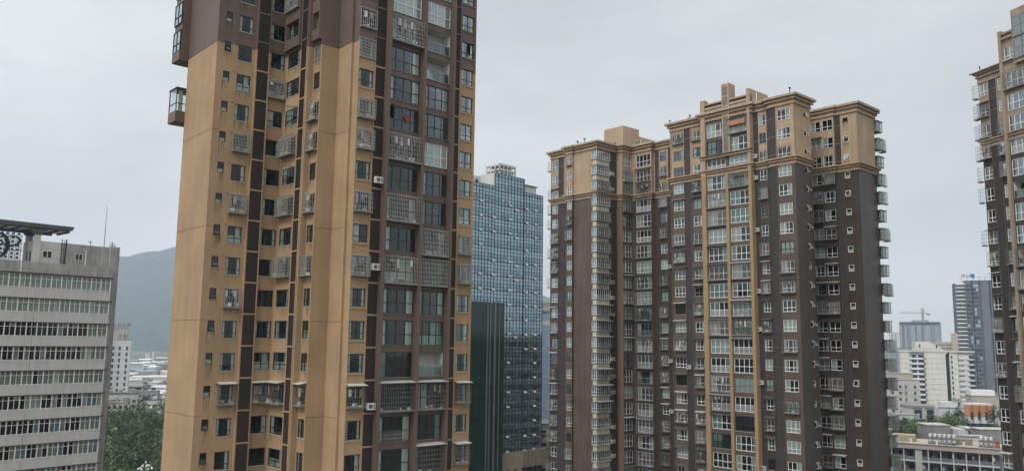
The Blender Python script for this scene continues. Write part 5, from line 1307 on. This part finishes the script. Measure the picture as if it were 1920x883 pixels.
# cream apartment block
def cream():
    Y = 490; X0_, w_, z_ = span(1687, 1826, 659, Y, -24)
    o = empty('apartment_block', (X0_, Y, 0), R(-24), 'cream apartment block with a dark central shaft in the middle of the right background', 'apartment block')
    b = MB(); z = z_
    for a0, a1, q, m in ((0, .13, 0, 'wall_cream'), (.13, .33, 1.4, 'wall_white'), (.33, .62, 0, 'wall_cream'), (.62, .67, 3, 'navy'), (.67, .78, .3, 'wall_cream'), (.78, .98, 1.0, 'wall_white')):
        b.box(w_ * a0 + .003, w_ * a1, q - 1, 14, 0, z - (0 if m != 'navy' else 1), m)
    b.build('wall', o); r = MB(); r.box(-.4, w_ + .2, -1.4, 14.3, z, z + .9, 'wall_white'); r.box(w_ * .2, w_ * .5, 3, 8, z + .9, z + 2.6, 'concrete_pale'); r.build('roof', o)
    lst = []; f = 0
    zz = z - 3.4
    while zz > 12:
        for a, ww, m in ((.16, 2.6, 'navy'), (.25, 3.8, 'navy'), (.44, 1.6, 'blind_grey'), (.48, 1.2, 'blind_grey'), (.69, .8, 'winhole'), (.80, 2.6, 'blind_grey'), (.865, 2.0, 'blind_grey'), (.93, 2.6, 'navy'), (.02, 1.0, 'blind_grey')):
            q = .4 if .13 < a < .33 else (-1 if a < .13 or .33 < a < .62 else (-.7 if a < .78 else 0))
            lst.append((w_ * a, q - .06 + .0, zz, ww, 1.7, m))
        zz -= 3.0
    rest = MB()
    for i, (x, y, zz, ww, hh, m) in enumerate(lst):
        if i < 100: c = bpy.data.objects.new('window', winbox(ww, hh, m)); COL.objects.link(c); c.parent = o; c.location = (x, y + .06, zz)
        else: rest.box(x, x + ww, y, y + .08, zz, zz + hh, m)
    tag(rest.build('window', o), kind='stuff')
    zz = z - 4.3; i = 0
    while zz > 12:
        for (q0, q1, q2, q3, z2, mm) in ((.135, .325, -.5, .4, .95, 'sign_white'), (.33, .345, -1.8, -1, 1.2, 'leaf_mid' if i % 2 else 'concrete'), (.785, .865, -.8, 0, .3, 'concrete'), (.90, .99, -1.2, 0, .8, 'wall_white')):
            bl = MB(); bl.box(w_ * q0, w_ * q1, q2, q3, zz, zz + z2, mm); bl.build('balcony' if q1 != .345 else 'window_box', o)
        zz -= 3.0; i += 1
    ln = MB()
    zz = z - 3.7
    while zz > 12: ln.box(0, w_ * .12, -1.04, -1, zz, zz + .12, 'concrete'); ln.box(w_ * .34, w_ * .61, -1.04, -1, zz, zz + .12, 'concrete'); ln.box(w_ * .67, w_ * .78, -.75, -.7, zz, zz + .12, 'concrete'); zz -= 3.0
    ln.build('facade_line', o)
cream()
# pale grey block left of it
X_, z_ = at(1662, 712, 400)
def gx(o, w, d, h):
    m = MB()
    for z in [3 * i for i in range(2, int(h / 3))]: m.box(0, w, -.06, 0, z, z + .15, 'concrete'); m.box(w * .55, w * .58, -.1, 0, z, z + 3, 'concrete')
    m.box(w * .1, w * .25, -1, 0, h - 12, h - 11, 'wall_pink'); m.build('facade_line', o)
far_building('apartment_block', 'pale grey older block left of the cream apartment block', 'apartment block', X_, 400, -16, 14.8, 12, z_, 'concrete_pale', cols=(2, 5.5, 8.0, 12.0), z0=4, fl=3, ww=1.0, wh=1.3, extras=gx)
X_, z_ = at(1655, 700, 440)
far_building('low_block', 'dull pink low roofed block seen past the flank of the dark tower', 'building', X_, 440, -12, 15, 12, z_, 'wall_pink', cols=(2, 5, 8), z0=3, fl=3.2)
X_, z_ = at(1640, 652, 800)
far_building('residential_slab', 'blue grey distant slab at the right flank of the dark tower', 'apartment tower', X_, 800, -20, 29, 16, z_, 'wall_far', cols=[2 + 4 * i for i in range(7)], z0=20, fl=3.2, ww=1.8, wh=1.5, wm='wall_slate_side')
X_, z_ = at(1668, 624, 1000)
far_building('residential_slab', 'pale distant slab left of the hazy slab with the crane', 'apartment tower', X_, 1000, -22, 11, 16, z_, 'wall_white', cols=(2, 6), z0=20, fl=3.2, ww=1.5, wh=1.5)
# row of lock-up halls with dark blue doors
def garage():
    Y = 350; X0_, z_ = at(1712, 764, Y); X1_, _ = at(1768, 764, Y); o = empty('service_building', (X0_, Y, 0), R(2), 'grey service building with tall dark blue shutters below the cream block', 'building'); w_ = X1_ - X0_
    b = MB(); b.box(0, w_, 0, 10, 0, z_, 'concrete_pale'); b.box(-.3, w_ + .3, -.5, 10, z_, z_ + 1, 'concrete'); b.box(w_ * .3, w_ * .4, -.5, 0, 0, z_, 'concrete_pale'); b.build('wall', o)
    for a0, a1 in ((.04, .28), (.46, .96)):
        s = MB(); s.box(w_ * a0, w_ * a1, -.12, 0, 0, z_ - .8, 'navy'); q = s.build('shutter', o)
        l = MB(); l.box(w_ * (a0 + a1) / 2 - .5, w_ * (a0 + a1) / 2 + .5, -.2, -.12, z_ - 3.0, z_ - 2.4, 'sign_white'); l.build('lamp', q)
garage()
def white_hall():
    Y = 330; X0_, w_, z_ = span(1761, 1811, 764, Y, -18); o = empty('low_building', (X0_, Y, 0), R(-18), 'plain white gabled hall with one round window right of the blue shutters', 'building')
    b = MB(); b.box(0, w_, 0, 12, 0, z_, 'wall_white'); b.box(w_ * .1, w_ * .75, 2, 9, z_, z_ + 2.2, 'wall_white'); b.build('wall', o)
    r = MB(); r.box(-.2, w_ + .2, -.2, 1, z_, z_ + .3, 'concrete'); r.box(w_ * .6, w_ * .9, 3, 6, z_ + 2.2, z_ + 3.6, 'concrete'); r.build('roof', o)
    m = MB(); m.bar((w_ * .55, -.1, z_ - 3), (w_ * .55, 0, z_ - 3), .75, 'winhole', 12); m.build('window', o)
white_hall()
def orange_house():
    Y = 325; X0_, z_ = at(1811, 759, Y); X1_, _ = at(1862, 757, Y); o = empty('townhouse', (X0_, Y, 0), R(-8), 'house row with curved orange painted upper bays and blue bands', 'townhouse'); w_ = X1_ - X0_
    b = MB(); b.box(0, w_, 1.5, 9, 0, z_, 'wall_white'); b.build('wall', o)
    for k in range(4):
        cx = w_ * (.125 + .25 * k); m = MB()
        for (zz0, zz1, mm, rr) in ((0, z_ - 9, 'concrete_pale', 1.0), (z_ - 9, z_ - 7, 'navy', 1.0), (z_ - 7, z_ - 4.5, 'wall_white', 1.0), (z_ - 4.5, z_, 'orange', 1.03)):
            m.bar((cx, 1.5, zz0), (cx, 1.5, zz1), w_ * .125 * rr, mm, 14)
        q = m.build('curved_bay', o); g = MB(); g.box(cx + .2, cx + 1.1, 1.5 - w_ * .135, 1.5 - w_ * .12, z_ - 5.5, z_ - 2.6, 'winhole'); g.build('window', q)
    r = MB(); r.box(0, w_, 1, 9, z_, z_ + .5, 'wall_white'); r.build('roof', o)
orange_house()
X_, z_ = at(1822, 742, 400)
def gb(o, w, d, h):
    m = MB(); m.box(0, w * .6, 1, 10, h + .35, h + 2.8, 'sign_white'); m.box(w * .6, w, 4, 8, h + .35, h + 1.6, 'concrete'); m.build('roof_block', o)
far_building('low_building', 'blank grey wall building behind the orange bays', 'building', X_, 400, -18, 17, 14, z_, 'wall_pink', cols=(1.0,), z0=18, fl=4, ww=1.2, wh=2, extras=gb)
# white low annexes near the left edge of that gap
X_, z_ = at(1683, 778, 330)
far_building('low_building', 'low white flat roofed annex next to the blue shutters', 'building', X_, 330, 3, 9, 8, z_, 'wall_white', cols=(2,), z0=2, fl=3.2)

# corridor block with open galleries and water tanks
def corridor():
    Y = 219; X0_, z_ = at(1660, 825, Y); X1_, z1_ = at(1873, 845, 205)
    dx, dy = X1_ - X0_, 205 - Y; L = math.hypot(dx, dy); rz = math.atan2(dy, dx); z_ = 24.6
    o = empty('gallery_block', (X0_, Y, 0), rz, 'long dormitory block with open corridors and water tanks on its roof at the bottom right', 'dormitory')
    b = MB(); b.box(0, L, 1.6, 13, 0, z_, 'wall_slate_side'); b.build('wall', o)
    p = MB(); p.box(-.3, L + .3, -.45, 14, z_ - .3, z_ + .95, 'wall_pink'); p.box(-.5, L + .5, -.7, .2, z_ + .95, z_ + 1.15, 'concrete_pale'); p.build('roof', o)
    for f in range(7):
        zf_ = z_ - 3.35 * (f + 1)
        if zf_ < -.5: break
        s = MB(); s.box(0, L, 0, 1.6, zf_ - .15, zf_ + .1, 'wall_white'); s.box(0, L, -.05, .003, zf_ - .2, zf_ + .18, 'wall_white'); q = s.build('gallery_floor', o)
        r = MB(); r.box(0, L, .02, .06, zf_ + .2, zf_ + 1.05, 'wall_slate_side' if 1 else ''); r.box(0, L, 0, .08, zf_ + 1.05, zf_ + 1.12, 'frame_grey'); r.build('railing', q)
        rr = random.Random(f)
        x = .8
        while x < L - 1.5:
            c = bpy.data.objects.new('door', winbox(.95, 2.1, 'winhole')); COL.objects.link(c); c.parent = o; c.location = (x, 1.58, zf_ + .1)
            if rr.random() < .5:
                cl = MB(); cl.box(x + 1.1, x + 1.5, .7, .75, zf_ + 1.3, zf_ + 2.2, rr.choice(['clothes', 'curtain', 'blue_cloth', 'ac_white'])); cl.build('hanging_washing', o)
            x += 2.25
    for i in range(9):
        m = MB(); x = L * (i + .5) / 9; m.box(x - .12, x + .12, -.12, .1, 0, z_ - .3, 'wall_white'); m.build('column', o)
    k = MB(); k.box(L * .27, L * .27 + 1.6, -.08, 1.6, 0, z_ - .3, 'concrete_pale'); k.build('shaft', o)
    h = MB(); h.box(1, L * .25, 4, 9, z_ + 1, z_ + 2.6, 'stone'); h.box(L * .58, L * .76, 5, 9, z_ + 1, z_ + 2.4, 'stone_dirty'); h.build('roof_hut', o)
    v = MB()
    for x in (L * .10, L * .23, L * .24, L * .465, L * .475, L * .70, L * .71, L * .115): v.bar((x, .6, z_ + 1), (x, .6, z_ + 2.2), .12, 'sign_white')
    v.build('vent_pipe', o)
    return o, L, z_, rz
cor, Lc, zc, rzc = corridor()
def tanks(name_lab, x0, nx_, y, lay):
    ca, sa = math.cos(rzc), math.sin(rzc); X = cor.location.x + x0 * ca - y * sa; Y_ = cor.location.y + x0 * sa + y * ca
    o = empty('water_tank', (X, Y_, zc + .95), rzc, name_lab, 'water tank')
    t = MB(); s = 1.08
    for i in range(nx_):
        for j in range(lay):
            t.box(i * s + .04, i * s + s - .04, 0, 2.2, j * s + .34, j * s + s + .26, 'tank'); t.ball((i * s + s / 2, -.02, j * s + s / 2 + .3), .42, 'tank', 10, 6, 1); 
            if j == lay - 1: t.ball((i * s + s / 2, 1.0, (j + 1) * s + .2), .46, 'tank', 10, 6, .7)
    t.build('tank_panel', o, smooth=False)
    l = MB()
    for i in range(nx_ + 1): l.box(i * s - .05, i * s + .05, 0, 2.2, 0, .34, 'concrete')
    l.build('support', o)
tanks('long steel water tank of dimpled panels on the dormitory roof, the larger one', Lc * .385, 6, 2.2, 2)
tanks('short steel water tank of dimpled panels on the dormitory roof, near the right end', Lc * .83, 3, 2.2, 2)
b = MB(); b.box(0, 1.1, 0, .8, 0, 1.6, 'red'); b.box(-.05, 1.15, -.05, .85, 1.6, 1.75, 'red'); b.box(.1, 1.0, -.03, 0, .2, 1.4, 'awning_red')
ca, sa = math.cos(rzc), math.sin(rzc); xx = Lc * .965
tag(b.build('roof_cabinet', None, (cor.location.x + xx * ca - 1.2 * sa, cor.location.y + xx * sa + 1.2 * ca, zc + .95), rzc), 'bright red cabinet on the dormitory roof at its right end', 'cabinet')
# roofs just behind the dormitory
def roof_cluster():
    X_, z_ = at(1739, 797, 238)
    o = empty('low_building', (X_, 238, 0), R(-3), 'grey roof block with a stepped wall directly behind the long water tank', 'building')
    b = MB(); b.box(0, 6.5, 0, 7, 0, z_, 'concrete'); b.box(6.503, 9.3, -1, 7, 0, z_ - .8, 'concrete'); b.build('wall', o)
    r = MB(); r.box(-.2, 6.5, -.2, 7, z_, z_ + .25, 'concrete_pale'); r.box(6.503, 9.5, -1.2, 7, z_ - .8, z_ - .6, 'concrete_pale'); r.build('roof', o)
    d = MB(); d.box(8.2, 8.6, -1.1, -1, z_ - 3.6, z_ - 1.8, 'sign_white'); d.build('door', o)
    X_, z_ = at(1811, 797, 255)
    o = empty('low_building', (X_, 255, 0), R(-5), 'white pavilion with a sloping flat roof right of the garden trees', 'building')
    b = MB(); b.box(0, 7, 0, 6, 0, z_ - 1, 'wall_white'); b.build('wall', o)
    r = MB(); r.hexa([(-.4, -.6, z_ - .9), (7.4, -.6, z_ - 1.6), (7.4, 6.4, z_ - 1.6), (-.4, 6.4, z_ - .9)], [(-.4, -.6, z_ - .5), (7.4, -.6, z_ - 1.2), (7.4, 6.4, z_ - 1.2), (-.4, 6.4, z_ - .5)], 'sign_white'); r.build('roof', o)
    w_ = MB(); w_.box(.6, 1.3, -.06, 0, z_ - 3.4, z_ - 1.6, 'winhole'); w_.build('window', o)
    X_, z_ = at(1838, 805, 236)
    o = empty('low_building', (X_, 236, 0), R(-4), 'plain grey box building behind the short water tank', 'building')
    b = MB(); b.box(0, 8.5, 0, 6, 0, z_, 'concrete'); b.build('wall', o); r = MB(); r.box(-.2, 8.7, -.2, 6.2, z_, z_ + .2, 'concrete_pale'); r.build('roof', o)
    X_, z_ = at(1797, 815, 232)
    o = empty('low_building', (X_, 232, 0), R(-4), 'small white roof hut between the two water tanks', 'building')
    b = MB(); b.box(0, 2.0, 0, 3, 0, z_ + 1.6, 'wall_white'); b.box(2.003, 7, 0, 3, 0, z_ - .3, 'wall_white'); b.build('wall', o); r = MB(); r.box(-.1, 7.2, -.3, 3, z_ - .3, z_ - .1, 'concrete_pale'); r.build('roof', o)
roof_cluster()

# globe street lamp at the edge of the wood
def lamp():
    X_, z_ = at(273.5, 866, 185)
    o = empty('street_lamp', (X_, 185, 0), 0, 'street lamp carrying a cluster of white globes at the edge of the wood', 'street lamp')
    p = MB(); p.bar((0, 0, 0), (0, 0, z_ - .3), .14, 'frame_grey', 8, .08); p.build('pole', o)
    a = MB(); pts = [(0, 0, z_)]
    for r, zz, n_, ph in ((.75, -.75, 5, .3), (1.45, -1.35, 7, .1)):
        for i in range(n_):
            t = 2 * math.pi * i / n_ + ph; pts.append((r * math.cos(t), r * math.sin(t), z_ + zz)); a.bar((0, 0, z_ + zz - .55), (r * math.cos(t), r * math.sin(t), z_ + zz - .2), .035, 'frame_grey', 5)
    a.build('arm', o)
    g = MB(); g.ball((0, 0, 0), .2, 'globe', 10, 8, 1.35); me = g.mesh('globe', True)
    for q in pts: c = bpy.data.objects.new('globe', me); COL.objects.link(c); c.parent = o; c.location = q
lamp()

# filler blocks of the town beyond the gaps (low, mostly hidden)
random.seed(31)
for i in range(26):
    X_ = random.uniform(150, 420); Y_ = random.uniform(560, 950); w_ = random.uniform(14, 30); h_ = random.uniform(12, 24)
    if 225 < X_ < 300 and Y_ < 640: continue
    far_building('apartment_block', 'low grey block of the hazy town far behind the cream apartment block', 'apartment block', X_, Y_, random.uniform(-10, 10), w_, 12, h_, random.choice(shades), cols=[1.5 + 3.4 * j for j in range(int(w_ / 3.6))], z0=2, fl=3.2, ww=1.6, wh=1.5, group='low blocks of the far town')

# ---- air: pale even haze round the whole place
HZ = bpy.data.materials.new('haze'); HZ.use_nodes = True; t = HZ.node_tree; t.nodes.clear()
o_ = t.nodes.new('ShaderNodeOutputMaterial'); v_ = t.nodes.new('ShaderNodeVolumePrincipled'); v_.inputs['Color'].default_value = (0.78, 0.89, 1.0, 1); v_.inputs['Density'].default_value = 0.00014; v_.inputs['Anisotropy'].default_value = 0.0
t.links.new(v_.outputs[0], o_.inputs['Volume']); M['haze'] = HZ
b = MB(); b.box(-6600, 6600, -650, 6900, -1.0, 1100, 'haze'); tag(b.build('haze'), kind='stuff')
